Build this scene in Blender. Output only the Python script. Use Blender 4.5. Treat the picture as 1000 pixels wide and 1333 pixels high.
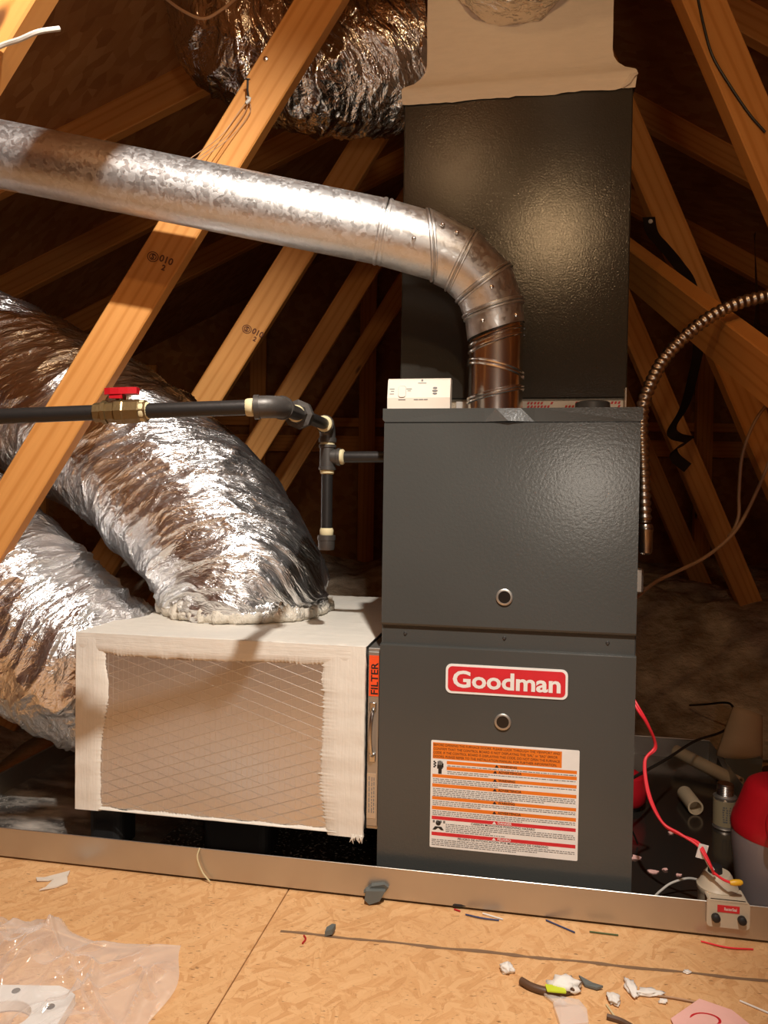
import bpy, bmesh, math, random
import numpy as np
from mathutils import Matrix, Vector, noise as mnoise

for o in list(bpy.data.objects): bpy.data.objects.remove(o, do_unlink=True)
SC = bpy.context.scene
COL = SC.collection
random.seed(7)
PI = math.pi

# ------------------------------------------------------------------ camera
PITCH, ROLL, YAW, CAMH = 0.0216, 0.0147, 0.1822, 0.718
cp, sp, cr, sr = math.cos(PITCH), math.sin(PITCH), math.cos(ROLL), math.sin(ROLL)
Fv = Vector((0, cp, -sp)); U0 = Vector((0, sp, cp)); R0 = Vector((1, 0, 0))
Rv = R0 * cr + U0 * sr; Uv = U0 * cr - R0 * sr
camd = bpy.data.cameras.new('camera'); camd.sensor_fit = 'HORIZONTAL'; camd.sensor_width = 36; camd.lens = 36
camd.clip_start = 0.02
cam = bpy.data.objects.new('camera', camd); COL.objects.link(cam)
cam.matrix_world = Matrix(((Rv.x, Uv.x, -Fv.x, 0), (Rv.y, Uv.y, -Fv.y, 0), (Rv.z, Uv.z, -Fv.z, CAMH), (0, 0, 0, 1)))
SC.camera = cam

# ------------------------------------------------------------------ light
SC.view_settings.view_transform = 'Standard'; SC.view_settings.look = 'None'
SC.view_settings.gamma = 1.0; SC.view_settings.use_curve_mapping = False
SC.view_settings.exposure = 0.85
w = bpy.data.worlds.new('attic_air'); SC.world = w; w.use_nodes = True
w.node_tree.nodes['Background'].inputs[0].default_value = (1.0, 0.62, 0.32, 1)
w.node_tree.nodes['Background'].inputs[1].default_value = 0.012
def lamp(name, loc, power, color, radius):
    d = bpy.data.lights.new(name, 'POINT'); d.energy = power; d.color = color; d.shadow_soft_size = radius
    o = bpy.data.objects.new(name, d); COL.objects.link(o); o.location = loc; return o
def spot(name, loc, target, power, color, radius, size, blend):
    d = bpy.data.lights.new(name, 'SPOT'); d.energy = power; d.color = color; d.shadow_soft_size = radius; d.spot_size = math.radians(size); d.spot_blend = blend
    o = bpy.data.objects.new(name, d); COL.objects.link(o); o.location = loc
    o.rotation_euler = (Vector(target) - Vector(loc)).to_track_quat('-Z', 'Y').to_euler(); return o
spot('clamp_lamp', (0.14, 0.20, 2.00), (-0.58, 1.35, 0.38), 100.0, (1.0, 0.945, 0.87), 0.026, 78, 0.6)
lamp('attic_bulb', (0.115, 0.20, 1.67), 6.3, (1.0, 0.64, 0.32), 0.035)
lamp('attic_bulb', (-0.23, 0.20, 1.94), 2.2, (1.0, 0.64, 0.32), 0.035)
lamp('hand_lantern', (0.185, -0.25, 0.775), 4.6, (1.0, 0.88, 0.74), 0.06)

# ------------------------------------------------------------------ helpers
FR = Matrix.Translation((-0.0035, 1.3795, 0)) @ Matrix.Rotation(-YAW, 4, 'Z')   # the furnace's own axes
ID = Matrix.Identity(4)
WM = {}
def props(o, label=None, cat=None, group=None, kind=None, category=None):
    cat = cat or category
    if label: o['label'] = label
    if cat: o['category'] = cat
    if group: o['group'] = group
    if kind: o['kind'] = kind
    return o
def thing(name, label, cat, M=ID, loc=(0, 0, 0), group=None, kind=None):
    o = bpy.data.objects.new(name, None); o.empty_display_size = 0.05; COL.objects.link(o)
    o.matrix_world = M @ Matrix.Translation(loc); WM[o] = o.matrix_world.copy()
    return props(o, label, cat, group, kind)
class MB:
    def __init__(s, M=ID): s.v = []; s.f = []; s.M = M; s.sm = False
    def add(s, V, F):
        n = len(s.v); s.v += [tuple(p) for p in V]; s.f += [tuple(i + n for i in q) for q in F]; return s
    def quad(s, a, b, c, d): return s.add([a, b, c, d], [(0, 1, 2, 3)])
    def box(s, lo, hi, bev=0.0, rot=None, seg=1):
        bm = bmesh.new(); bmesh.ops.create_cube(bm, size=1)
        c = [(a + b) / 2 for a, b in zip(lo, hi)]; d = [b - a for a, b in zip(lo, hi)]
        bmesh.ops.scale(bm, vec=d, verts=bm.verts)
        if bev: bmesh.ops.bevel(bm, geom=bm.edges[:], offset=bev, segments=seg, affect='EDGES', profile=.5)
        m = Matrix.Translation(c) @ (rot.to_4x4() if rot else ID)
        bmesh.ops.transform(bm, matrix=m, verts=bm.verts); return s.bm(bm)
    def bm(s, bm):
        bm.verts.index_update(); s.add([v.co[:] for v in bm.verts], [[v.index for v in f.verts] for f in bm.faces]); bm.free(); return s
    def tube(s, pts, r, seg=12, cap=True):
        pts = [Vector(p) for p in pts]; n = len(pts); rr = r if hasattr(r, '__len__') else [r] * n
        T = [(pts[min(i + 1, n - 1)] - pts[max(i - 1, 0)]).normalized() for i in range(n)]
        up = Vector((0, 0, 1)) if abs(T[0].z) < .9 else Vector((1, 0, 0))
        N = (up - T[0] * up.dot(T[0])).normalized(); V = []
        for i in range(n):
            N = (N - T[i] * N.dot(T[i])).normalized(); B = T[i].cross(N)
            for k in range(seg):
                a = 2 * PI * k / seg; V.append(pts[i] + (N * math.cos(a) + B * math.sin(a)) * rr[i])
        F = [(i * seg + k, i * seg + (k + 1) % seg, (i + 1) * seg + (k + 1) % seg, (i + 1) * seg + k) for i in range(n - 1) for k in range(seg)]
        if cap: F += [tuple(range(seg))[::-1], tuple((n - 1) * seg + k for k in range(seg))]
        s.sm = True; return s.add(V, F)
    def lathe(s, prof, p0, axis=(0, 0, 1), seg=24):
        # profile of (distance along axis, radius)
        A = Vector(axis).normalized(); p0 = Vector(p0); up = Vector((0, 0, 1)) if abs(A.z) < .9 else Vector((1, 0, 0))
        N = (up - A * up.dot(A)).normalized(); B = A.cross(N); V = []
        for t, r in prof:
            for k in range(seg):
                a = 2 * PI * k / seg; V.append(p0 + A * t + (N * math.cos(a) + B * math.sin(a)) * r)
        n = len(prof); F = [(i * seg + k, i * seg + (k + 1) % seg, (i + 1) * seg + (k + 1) % seg, (i + 1) * seg + k) for i in range(n - 1) for k in range(seg)]
        F += [tuple(range(seg))[::-1], tuple((n - 1) * seg + k for k in range(seg))]
        s.sm = True; return s.add(V, F)
    def prism(s, outline, z0, z1, fn):
        # outline in 2-D, fn(a, b, t) -> point
        n = len(outline); V = [fn(a, b, z0) for a, b in outline] + [fn(a, b, z1) for a, b in outline]
        F = [tuple(range(n))[::-1], tuple(range(n, 2 * n))] + [(i, (i + 1) % n, n + (i + 1) % n, n + i) for i in range(n)]
        return s.add(V, F)
    def grid(s, fn, nu, nv):
        V = [fn(i / nu, j / nv) for j in range(nv + 1) for i in range(nu + 1)]
        F = [(j * (nu + 1) + i, j * (nu + 1) + i + 1, (j + 1) * (nu + 1) + i + 1, (j + 1) * (nu + 1) + i) for j in range(nv) for i in range(nu)]
        return s.add(V, F)
    def build(s, name, mat, parent=None, smooth=None, auto=None, frame=None, **kw):
        V = [s.M @ Vector(p) for p in s.v]
        if parent is not None: OM = WM[parent]
        elif frame is not None: OM = frame
        else:
            lo = [min(p[i] for p in V) for i in range(3)]; hi = [max(p[i] for p in V) for i in range(3)]
            OM = Matrix.Translation(((lo[0] + hi[0]) / 2, (lo[1] + hi[1]) / 2, lo[2]))
        I = OM.inverted(); me = bpy.data.meshes.new(name); me.from_pydata([I @ p for p in V], [], s.f); me.update()
        bm = bmesh.new(); bm.from_mesh(me); bmesh.ops.recalc_face_normals(bm, faces=bm.faces[:]); bm.to_mesh(me); bm.free()
        if smooth is None: smooth = s.sm
        if smooth:
            me.polygons.foreach_set('use_smooth', [True] * len(me.polygons))
            me.set_sharp_from_angle(angle=math.radians(auto if auto else 40))
        me.materials.append(mat)
        o = bpy.data.objects.new(name, me); COL.objects.link(o)
        if parent is not None: o.parent = parent; WM[o] = OM
        else: o.matrix_world = OM; WM[o] = OM.copy()
        return props(o, **kw)
def catmull(P, n=12):
    P = [Vector(p) for p in P]; Q = [P[0] * 2 - P[1]] + P + [P[-1] * 2 - P[-2]]; out = []
    for i in range(1, len(Q) - 2):
        a, b, c, d = Q[i - 1:i + 3]
        for k in range(n):
            t = k / n; out.append(.5 * ((2 * b) + (c - a) * t + (2 * a - 5 * b + 4 * c - d) * t * t + (3 * b - a - 3 * c + d) * t ** 3))
    out.append(P[-1]); return out
def arc(p0, pm, p1, n=8):   # quadratic bend
    p0, pm, p1 = Vector(p0), Vector(pm), Vector(p1)
    return [p0 * (1 - t) ** 2 + pm * 2 * t * (1 - t) + p1 * t * t for t in [i / n for i in range(n + 1)]]
def rrect(x0, y0, x1, y1, r, n=5):
    out = []
    for cx, cy, a in ((x1 - r, y0 + r, -PI / 2), (x1 - r, y1 - r, 0), (x0 + r, y1 - r, PI / 2), (x0 + r, y0 + r, PI)):
        out += [(cx + r * math.cos(a + PI / 2 * i / n), cy + r * math.sin(a + PI / 2 * i / n)) for i in range(n + 1)]
    return out
def text(s, size, x=0, y=0, align='CENTER', bold=0.0, sx=1.0):
    c = bpy.data.curves.new('t', 'FONT'); c.body = s; c.size = size; c.align_x = align; c.align_y = 'CENTER'; c.offset = bold; c.resolution_u = 3
    o = bpy.data.objects.new('t', c); COL.objects.link(o); me = bpy.data.meshes.new_from_object(o)
    V = [(p.co.x * sx + x, p.co.y + y) for p in me.vertices]; F = [tuple(p.vertices) for p in me.polygons]
    bpy.data.objects.remove(o); bpy.data.curves.remove(c); bpy.data.meshes.remove(me); return V, F
# smooth value noise on arrays
_rng = np.random.RandomState(3); _T = _rng.rand(64, 64, 64).astype(np.float32)
def vn(x, y, z):
    xi = np.floor(x).astype(int); yi = np.floor(y).astype(int); zi = np.floor(z).astype(int)
    fx, fy, fz = x - xi, y - yi, z - zi
    fx, fy, fz = [f * f * (3 - 2 * f) for f in (fx, fy, fz)]; r = 0
    for a in (0, 1):
        for b in (0, 1):
            for c in (0, 1):
                r = r + _T[(xi + a) & 63, (yi + b) & 63, (zi + c) & 63] * (fx if a else 1 - fx) * (fy if b else 1 - fy) * (fz if c else 1 - fz)
    return r
def ridge(x, y, z): return 1 - np.abs(2 * vn(x, y, z) - 1)

# ------------------------------------------------------------------ materials
class NT:
    def __init__(s, name):
        s.m = bpy.data.materials.new(name); s.m.use_nodes = True; s.t = s.m.node_tree; s.t.nodes.clear()
        s.out = s.t.nodes.new('ShaderNodeOutputMaterial')
    def n(s, typ, ins=None, **at):
        nd = s.t.nodes.new('ShaderNode' + typ)
        for k, v in at.items(): setattr(nd, k, v)
        for k, v in (ins or {}).items(): s.set(nd.inputs[k], v)
        return nd
    def set(s, sock, v):
        if isinstance(v, bpy.types.NodeSocket): s.t.links.new(v, sock)
        elif isinstance(v, bpy.types.Node): s.t.links.new(v.outputs[0], sock)
        else:
            if sock.type == 'RGBA' and len(v) == 3: v = (*v, 1)
            sock.default_value = v
    def co(s, scale=(1, 1, 1), rnd=True, rot=(0, 0, 0)):
        c = s.n('TexCoord').outputs['Object']
        if rnd:
            r = s.n('ObjectInfo').outputs['Random']; a = s.n('Vector' + 'Math', {0: (13.7, 7.3, 5.1)}, operation='SCALE'); s.set(a.inputs['Scale'], r)
            c = s.n('VectorMath', {0: c, 1: a.outputs[0]}, operation='ADD').outputs[0]
        return s.n('Mapping', {'Vector': c, 'Scale': scale, 'Rotation': rot}).outputs[0]
    def noise(s, vec, scale=5, detail=4, rough=.55, dist=0): return s.n('TexNoise', {'Vector': vec, 'Scale': scale, 'Detail': detail, 'Roughness': rough, 'Distortion': dist}).outputs[0]
    def ramp(s, fac, *stops):
        r = s.n('ValToRGB', {0: fac}); e = r.color_ramp.elements
        while len(e) < len(stops): e.new(.5)
        for el, (p, c) in zip(e, stops): el.position = p; el.color = (*c, 1) if len(c) == 3 else c
        return r.outputs[0]
    def mix(s, fac, a, b, mode='MIX'):
        m = s.n('Mix', data_type='RGBA', blend_type=mode); s.set(m.inputs[0], fac); s.set(m.inputs[6], a); s.set(m.inputs[7], b); return m.outputs[2]
    def math(s, op, a, b=0.0): return s.n('Math', {0: a, 1: b}, operation=op).outputs[0]
    def bump(s, h, strength=.3, dist=.002, nrm=None):
        b = s.n('Bump', {'Height': h, 'Strength': strength, 'Distance': dist})
        if nrm is not None: s.set(b.inputs['Normal'], nrm)
        return b.outputs[0]
    def pbr(s, **k):
        ins = {}
        for a, b in dict(color='Base Color', metal='Metallic', rough='Roughness', normal='Normal', spec='Specular IOR Level', trans='Transmission Weight', alpha='Alpha', emit='Emission Color', es='Emission Strength', coat='Coat Weight', coatr='Coat Roughness', sss='Subsurface Weight').items():
            if a in k: ins[b] = k[a]
        p = s.n('BsdfPrincipled', ins); s.t.links.new(p.outputs[0], s.out.inputs[0]); return s.m
def plain(name, color, rough=.5, metal=0.0, bump=0, bscale=200, **k):
    t = NT(name); kw = dict(color=color, rough=rough, metal=metal, **k)
    c = t.co()
    v = t.noise(c, bscale * .12, 3); kw['color'] = t.mix(v, [x * .86 for x in color], [min(1, x * 1.1) for x in color])
    if bump: kw['normal'] = t.bump(t.noise(c, bscale, 3), bump, .001)
    return t.pbr(**kw)
def lumber(name, lo, hi, dark):
    t = NT(name); c = t.co((1.0, 14, 14)); c2 = t.co((.35, 5, 5))
    big = t.noise(c2, 2.2, 2, .5, 1.6); rings = t.n('TexWave', {'Vector': c2, 'Scale': 2.6, 'Distortion': 5.0, 'Detail': 2.0, 'Detail Scale': 1.2}, bands_direction='Y').outputs['Fac']
    fine = t.noise(c, 9, 4, .6)
    col = t.mix(t.ramp(rings, (.0, (0, 0, 0)), (.7, (.15, .15, .15)), (1, (1, 1, 1))), hi, lo)
    col = t.mix(t.math('MULTIPLY', fine, .55), col, dark)
    col = t.mix(t.math('MULTIPLY', big, .35), col, lo)
    v = t.n('TexVoronoi', {'Vector': t.co((1.0, 3.2, 3.2)), 'Scale': 2.6}).outputs['Distance']
    col = t.mix(t.ramp(v, (.0, (1, 1, 1)), (.05, (.8, .8, .8)), (.085, (0, 0, 0))), col, (.07, .022, .008))
    return t.pbr(color=col, rough=.62, spec=.3, normal=t.bump(t.mix(.5, fine, rings), .25, .0012))
M_WOOD = lumber('pine_lumber', (.58, .245, .058), (.74, .36, .105), (.47, .18, .038))
def osb(name, base, dk, lt):
    t = NT(name); col = base; h = None
    src = t.co((1, 1, 1))
    warp = t.n('VectorMath', {0: t.n('TexNoise', {'Vector': src, 'Scale': 14.0, 'Detail': 2.0}).outputs['Color'], 'Scale': .03}, operation='SCALE').outputs[0]
    src = t.n('VectorMath', {0: src, 1: warp}, operation='ADD').outputs[0]
    for i, (ang, sx, sy) in enumerate(((.35, 17, 120), (1.35, 20, 140), (2.4, 15, 105))):
        m = t.n('Mapping', {'Vector': t.n('VectorRotate', {'Vector': src, 'Angle': ang}, rotation_type='Z_AXIS').outputs[0], 'Scale': (sx, sy, 20)}).outputs[0]
        v = t.n('TexVoronoi', {'Vector': m, 'Scale': 1.0, 'Randomness': 1.0})
        tone = t.n('SeparateColor', {0: v.outputs['Color']}).outputs[0]
        fib = t.noise(t.n('Mapping', {'Vector': m, 'Scale': (1.2, 5, 1)}).outputs[0], 2.0, 3, .6)
        cc = t.ramp(t.math('ADD', t.math('MULTIPLY', tone, .6), t.math('MULTIPLY', fib, .45)), (.0, dk), (.35, base), (.75, lt), (1, base))
        mask = t.ramp(t.noise(t.n('Mapping', {'Vector': src, 'Location': (3.1 * i, 1.7 * i, 0)}).outputs[0], 30, 2), (.46, (0, 0, 0)), (.50, (1, 1, 1)))
        col = cc if i == 0 else t.mix(mask, col, cc)
        hh = t.math('SUBTRACT', tone, v.outputs['Distance'])
        h = hh if h is None else t.mix(mask, h, hh)
    specks = t.ramp(t.noise(t.co((1, 3, 1)), 70, 2), (.27, (1, 1, 1)), (.33, (0, 0, 0)))
    col = t.mix(t.math('MULTIPLY', specks, .75), col, [x * .28 for x in dk])
    cracks = t.ramp(t.noise(t.n('VectorRotate', {'Vector': t.co((1, 1, 1)), 'Angle': .5}, rotation_type='Z_AXIS').outputs[0], 34, 3, .6, 1.2), (.485, (0, 0, 0)), (.5, (1, 1, 1)), (.515, (0, 0, 0)))
    col = t.mix(t.math('MULTIPLY', cracks, .5), col, dk)
    stain = t.ramp(t.noise(t.co(), 2.6, 3), (.42, (0, 0, 0)), (.75, (1, 1, 1)))
    col = t.mix(t.math('MULTIPLY', stain, .35), col, [b * .72 for b in base])
    return t.pbr(color=col, rough=.72, spec=.25, normal=t.bump(h, .30, .0012))
M_OSB = osb('osb_floor', (.67, .37, .16), (.50, .245, .092), (.76, .46, .22))
def deck():
    t = NT('osb_roof_deck'); c = t.co(); v = t.n('TexVoronoi', {'Vector': t.n('VectorRotate', {'Vector': c, 'Angle': .6}, rotation_type='Z_AXIS').outputs[0], 'Scale': 1.0})
    t.set(v.inputs['Vector'], t.n('Mapping', {'Vector': v.inputs['Vector'].links[0].from_socket, 'Scale': (14, 44, 30)}).outputs[0])
    tone = t.math('ADD', t.math('MULTIPLY', t.n('SeparateColor', {0: v.outputs['Color']}).outputs[0], .5), t.math('MULTIPLY', t.noise(c, 9, 3), .5))
    col = t.ramp(tone, (.1, (.25, .10, .032)), (.5, (.35, .155, .053)), (.9, (.44, .22, .085)))
    return t.pbr(color=col, rough=.75, spec=.2)
M_DECK = deck()
def steel_paint(name, color, rough, bs, bst, spec=.5):
    t = NT(name); c = t.co(rnd=False); n = t.noise(c, bs, 3, .55); n2 = t.noise(c, 3, 2)
    return t.pbr(color=t.mix(n2, [x * .85 for x in color], [x * 1.15 for x in color]), rough=t.math('ADD', t.math('MULTIPLY', n2, .08), rough), spec=spec, normal=t.bump(n, bst, .0008))
M_FURN = steel_paint('grey_baked_enamel', (.062, .064, .060), .19, 210, .30)
M_COIL = steel_paint('grey_stucco_steel', (.046, .043, .036), .12, 340, .32, .34)
M_FURND = plain('grey_enamel_edge', (.05, .05, .046), .4)
def galv():
    t = NT('galvanised_spangle'); c = t.co((1, 1, 1), rnd=False)
    v = t.n('TexVoronoi', {'Vector': t.n('VectorMath', {0: c, 1: t.n('VectorMath', {0: t.n('TexNoise', {'Vector': c, 'Scale': 60.0}).outputs['Color'], 'Scale': .02}, operation='SCALE').outputs[0]}, operation='ADD').outputs[0], 'Scale': 150.0})
    tone = t.n('SeparateColor', {0: v.outputs['Color']}).outputs[0]
    n = t.noise(c, 12, 4)
    col = t.mix(tone, (.66, .67, .67), (.80, .81, .81)); col = t.mix(t.math('MULTIPLY', n, .3), col, (.52, .52, .51))
    r = t.math('ADD', t.math('MULTIPLY', tone, .18), .33)
    return t.pbr(color=col, metal=.92, rough=r, normal=t.bump(t.mix(.5, tone, n), .22, .002))
M_GALV = galv()
M_PAN = plain('pan_steel', (.56, .53, .49), .36, .9, .04, 60)
def pan_floor():
    t = NT('dusty_pan_floor'); c = t.co(rnd=False)
    sep = t.n('SeparateXYZ', {0: c})
    d = t.math('ADD', t.noise(t.co((1, 2.2, 1), rnd=False), 7, 5, .65), 0)
    spk = t.ramp(t.noise(c, 160, 2), (.60, (0, 0, 0)), (.66, (1, 1, 1)))
    left = t.n('MapRange', {'Value': sep.outputs[0], 'From Min': -.35, 'From Max': -.60}).outputs[0]
    dust = t.math('MULTIPLY', t.ramp(d, (.42, (0, 0, 0)), (.66, (.9, .9, .9))), left)
    near = t.n('MapRange', {'Value': sep.outputs[0], 'From Min': .15, 'From Max': -.05}).outputs[0]
    dust = t.math('MAXIMUM', dust, t.math('MULTIPLY', t.math('MULTIPLY', spk, near), .55))
    p1 = t.n('BsdfPrincipled', {'Base Color': t.mix(left, (.13, .105, .085), (.30, .29, .27)), 'Metallic': .85, 'Roughness': t.n('MapRange', {'Value': left, 'To Min': .15, 'To Max': .42}).outputs[0]})
    p2 = t.n('BsdfPrincipled', {'Base Color': (.55, .50, .44), 'Roughness': .9})
    m = t.n('MixShader', {0: dust, 1: p1.outputs[0], 2: p2.outputs[0]}); t.t.links.new(m.outputs[0], t.out.inputs[0]); return t.m
M_PANF = pan_floor()
def foil(name, tint=(.88, .88, .89), rough=.30, scale=1.0, A=(85, 22), B=(230, 70)):
    t = NT(name); a = t.n('Attribute', attribute_name='crease').outputs['Vector']
    def an(k, det, dist=0): return t.noise(t.n('Mapping', {'Vector': a, 'Scale': k}).outputs[0], 1.0, det, .6, dist)
    n0 = an((30, 10, 10), 3, .5); n1 = an((A[0], A[1], A[1]), 3, .8); n2 = an((B[0], B[1], B[1]), 2, .4)
    r1 = t.math('ABSOLUTE', t.math('SUBTRACT', n1, .5)); r0 = t.math('ABSOLUTE', t.math('SUBTRACT', n0, .5))
    g = t.n('Mapping', {'Vector': a, 'Scale': (110, 110, 110)}).outputs[0]; sep = t.n('SeparateXYZ', {0: g})
    def lines(q): return t.ramp(t.math('PINGPONG', q, 1.0), (0, (1, 1, 1)), (.16, (0, 0, 0)))
    gr = t.math('MAXIMUM', lines(t.math('ADD', sep.outputs[0], sep.outputs[1])), lines(t.math('SUBTRACT', sep.outputs[0], sep.outputs[2])))
    b = t.bump(r0, .5 * scale, .018); b = t.bump(r1, .55 * scale, .012, b); b = t.bump(n2, .22, .003, b); b = t.bump(gr, .25, .0008, b)
    col = t.mix(t.math('MULTIPLY', n0, .25), tint, [x * .74 for x in tint])
    return t.pbr(color=col, metal=1.0, rough=t.math('ADD', t.math('MULTIPLY', n1, .16), rough - .08), normal=b)
M_FOIL = foil('crumpled_foil')
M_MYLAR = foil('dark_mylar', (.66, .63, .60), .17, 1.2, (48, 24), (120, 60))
M_FOILTAPE = foil('foil_tape', (.88, .82, .74), .26, 1.2, (50, 26), (130, 60))
def mastic(name, color, sy=(30, 6, 30)):
    t = NT(name); c = t.co(sy, rnd=False); c1 = t.co(rnd=False)
    n = t.noise(c, 4, 4, .6); n1 = t.noise(c1, 22, 4)
    col = t.mix(t.math('MULTIPLY', t.ramp(n, (.3, (1, 1, 1)), (.6, (0, 0, 0))), .22), color, [x * .78 for x in color])
    b = t.bump(n, .28, .003); b = t.bump(n1, .35, .005, b)
    return t.pbr(color=col, rough=.72, spec=.3, normal=b)
M_MASTIC = mastic('white_mastic_horizontal', (.78, .74, .66), (4, 30, 60))
M_MASTICV = mastic('white_mastic_vertical', (.78, .74, .66), (60, 30, 4))
M_MASTICP = mastic('white_mastic_plenum', (.86, .78, .66), (5, 20, 26))
def scrim():
    t = NT('foil_scrim_board'); c = t.co(rnd=False); sep = t.n('SeparateXYZ', {0: c}); X, Z = sep.outputs[0], sep.outputs[2]
    def lines(s, f, w): return t.ramp(t.math('PINGPONG', t.math('MULTIPLY', s, f), 1.0), (0, (1, 1, 1)), (w, (0, 0, 0)))
    g1 = lines(t.math('ADD', Z, t.math('MULTIPLY', X, .33)), 95.0, .06); g2 = lines(t.math('SUBTRACT', Z, t.math('MULTIPLY', X, .33)), 95.0, .06)
    g3 = lines(X, 190.0, .10)
    g = t.math('MAXIMUM', t.math('MAXIMUM', g1, g2), t.math('MULTIPLY', g3, .7))
    b = t.bump(t.noise(c, 9, 2), .06, .01); b = t.bump(g, .55, .0007, b)
    col = t.mix(t.math('MULTIPLY', g, .55), (.70, .69, .67), (.92, .90, .87))
    return t.pbr(color=col, metal=.88, rough=.30, normal=b)
M_SCRIM = scrim()
M_BLACKPIPE = plain('black_iron', (.030, .028, .027), .42, .5, .3, 130)
M_IRON = plain('malleable_iron', (.085, .078, .072), .45, .55, .35, 140)
M_DOPE = plain('pipe_dope', (.62, .54, .32), .7, 0, .4, 90)
M_BRASS = plain('weathered_brass', (.22, .16, .075), .38, .8, .4, 160)
M_RED = plain('red_plastic', (.46, .008, .016), .38, 0, .05, 60)
M_REDP = plain('red_print', (.62, .022, .032), .4)
M_ORANGE = plain('orange_print', (.78, .19, .012), .5)
M_ORST = plain('orange_red_sticker', (.85, .085, .018), .45)
M_WHITE = plain('white_print', (.80, .79, .76), .45)
M_BLACK = plain('black_print', (.012, .012, .012), .5)
M_GREYP = plain('grey_small_print', (.16, .16, .16), .6)
M_CREAM = plain('cream_plastic', (.74, .66, .56), .4, 0, .02, 90)
M_RUBBER = plain('black_rubber', (.012, .012, .013), .55, 0, .2, 60)
M_DKGLASS = plain('dark_sight_glass', (.02, .016, .013), .12)
M_CHROME = plain('bright_metal', (.62, .60, .57), .25, 1.0)
M_ALU = plain('polished_aluminium', (.80, .77, .73), .20, 1.0, .05, 20)
M_CONDUIT = plain('conduit_steel', (.50, .46, .42), .32, 1.0, .1, 90)
M_ZINC = plain('zinc_sheet', (.50, .48, .44), .4, .85, .1, 60)
M_STRAP = plain('black_strap', (.012, .010, .010), .35, 0, .2, 60)
M_TANCABLE = plain('tan_cable', (.42, .25, .14), .5)
M_BLKCABLE = plain('black_cable', (.015, .012, .01), .45)
M_REDWIRE = plain('red_wire', (.80, .030, .045), .4)
M_PVC = plain('aged_pvc', (.55, .43, .28), .4, 0, .05, 50)
M_PAPER = plain('kraft_card', (.50, .36, .23), .75, 0, .15, 40)
M_BEIGE = plain('beige_plastic', (.55, .47, .35), .45, 0, .05, 80)
M_PINK = plain('pink_paper', (.88, .50, .44), .8)
M_FLUFF = plain('white_fluff', (.84, .80, .74), .9, 0, .9, 120)
M_GREYFOAM = plain('grey_foam', (.13, .14, .13), .8, 0, .4, 120)
M_YEL = plain('yellow_tag', (.62, .72, .03), .5)
M_YELNUT = plain('yellow_nut', (.85, .48, .03), .4)
M_BRN = plain('brown_cable', (.10, .05, .025), .5)
M_STAMP = plain('stamp_ink', (.13, .04, .015), .8)
M_CHALK = plain('pencil_line', (.22, .13, .07), .9)
M_PALEWIRE = plain('grey_wire', (.55, .52, .47), .5)
M_LABEL = plain('can_label', (.40, .33, .20), .55, 0, .1, 60)
def insul(name, a, b):
    t = NT(name); c = t.co(rnd=False); n = t.noise(c, 22, 5, .65); n2 = t.ramp(t.noise(c, 7, 4, .6), (.35, (0, 0, 0)), (.7, (1, 1, 1)))
    return t.pbr(color=t.mix(n2, a, b), rough=.95, spec=.1, normal=t.bump(n, .9, .02))
M_INSUL = insul('blown_insulation', (.30, .21, .13), (.75, .62, .46))
def wrapped(name, a, b, thr):
    t = NT(name); c = t.co(rnd=False); n = t.noise(c, 30, 5, .65, .6); k = t.ramp(t.noise(c, 13, 4), (thr, (0, 0, 0)), (thr + .08, (1, 1, 1)))
    bp = t.bump(n, .9, .012)
    p1 = t.n('BsdfPrincipled', {'Base Color': (*a, 1), 'Roughness': .8, 'Normal': bp}); p2 = t.n('BsdfPrincipled', {'Base Color': (*b, 1), 'Roughness': .3, 'Metallic': 1.0, 'Normal': bp})
    m = t.n('MixShader', {0: k, 1: p1.outputs[0], 2: p2.outputs[0]}); t.t.links.new(m.outputs[0], t.out.inputs[0]); return t.m
M_COLLAR = wrapped('mastic_smeared_collar', (.70, .64, .54), (.75, .74, .72), .58)
M_FOILWRAP = wrapped('foil_collar_wrap', (.62, .57, .50), (.82, .82, .82), .42)
M_INSULW = insul('fibreglass_wrap', (.60, .52, .40), (.80, .72, .60))
def clear(name, a, col, rough):
    t = NT(name); c = t.co(rnd=False); p = t.n('BsdfPrincipled', {'Base Color': col, 'Roughness': rough, 'Normal': t.bump(t.noise(c, 40, 3), .25, .004), 'Specular IOR Level': .8})
    tr = t.n('BsdfTransparent'); fac = t.n('LayerWeight', {0: .35}).outputs['Facing']
    m = t.n('MixShader', {0: t.math('ADD', t.math('MULTIPLY', fac, .5), a), 1: tr.outputs[0], 2: p.outputs[0]}); t.t.links.new(m.outputs[0], t.out.inputs[0]); return t.m
M_FILM = clear('clear_plastic_film', .20, (.86, .80, .76), .07)
def translucent():
    t = NT('cloudy_bottle'); return t.pbr(color=(.36, .31, .32), rough=.3, trans=.3, sss=.1)
M_CLOUD = translucent()

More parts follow.
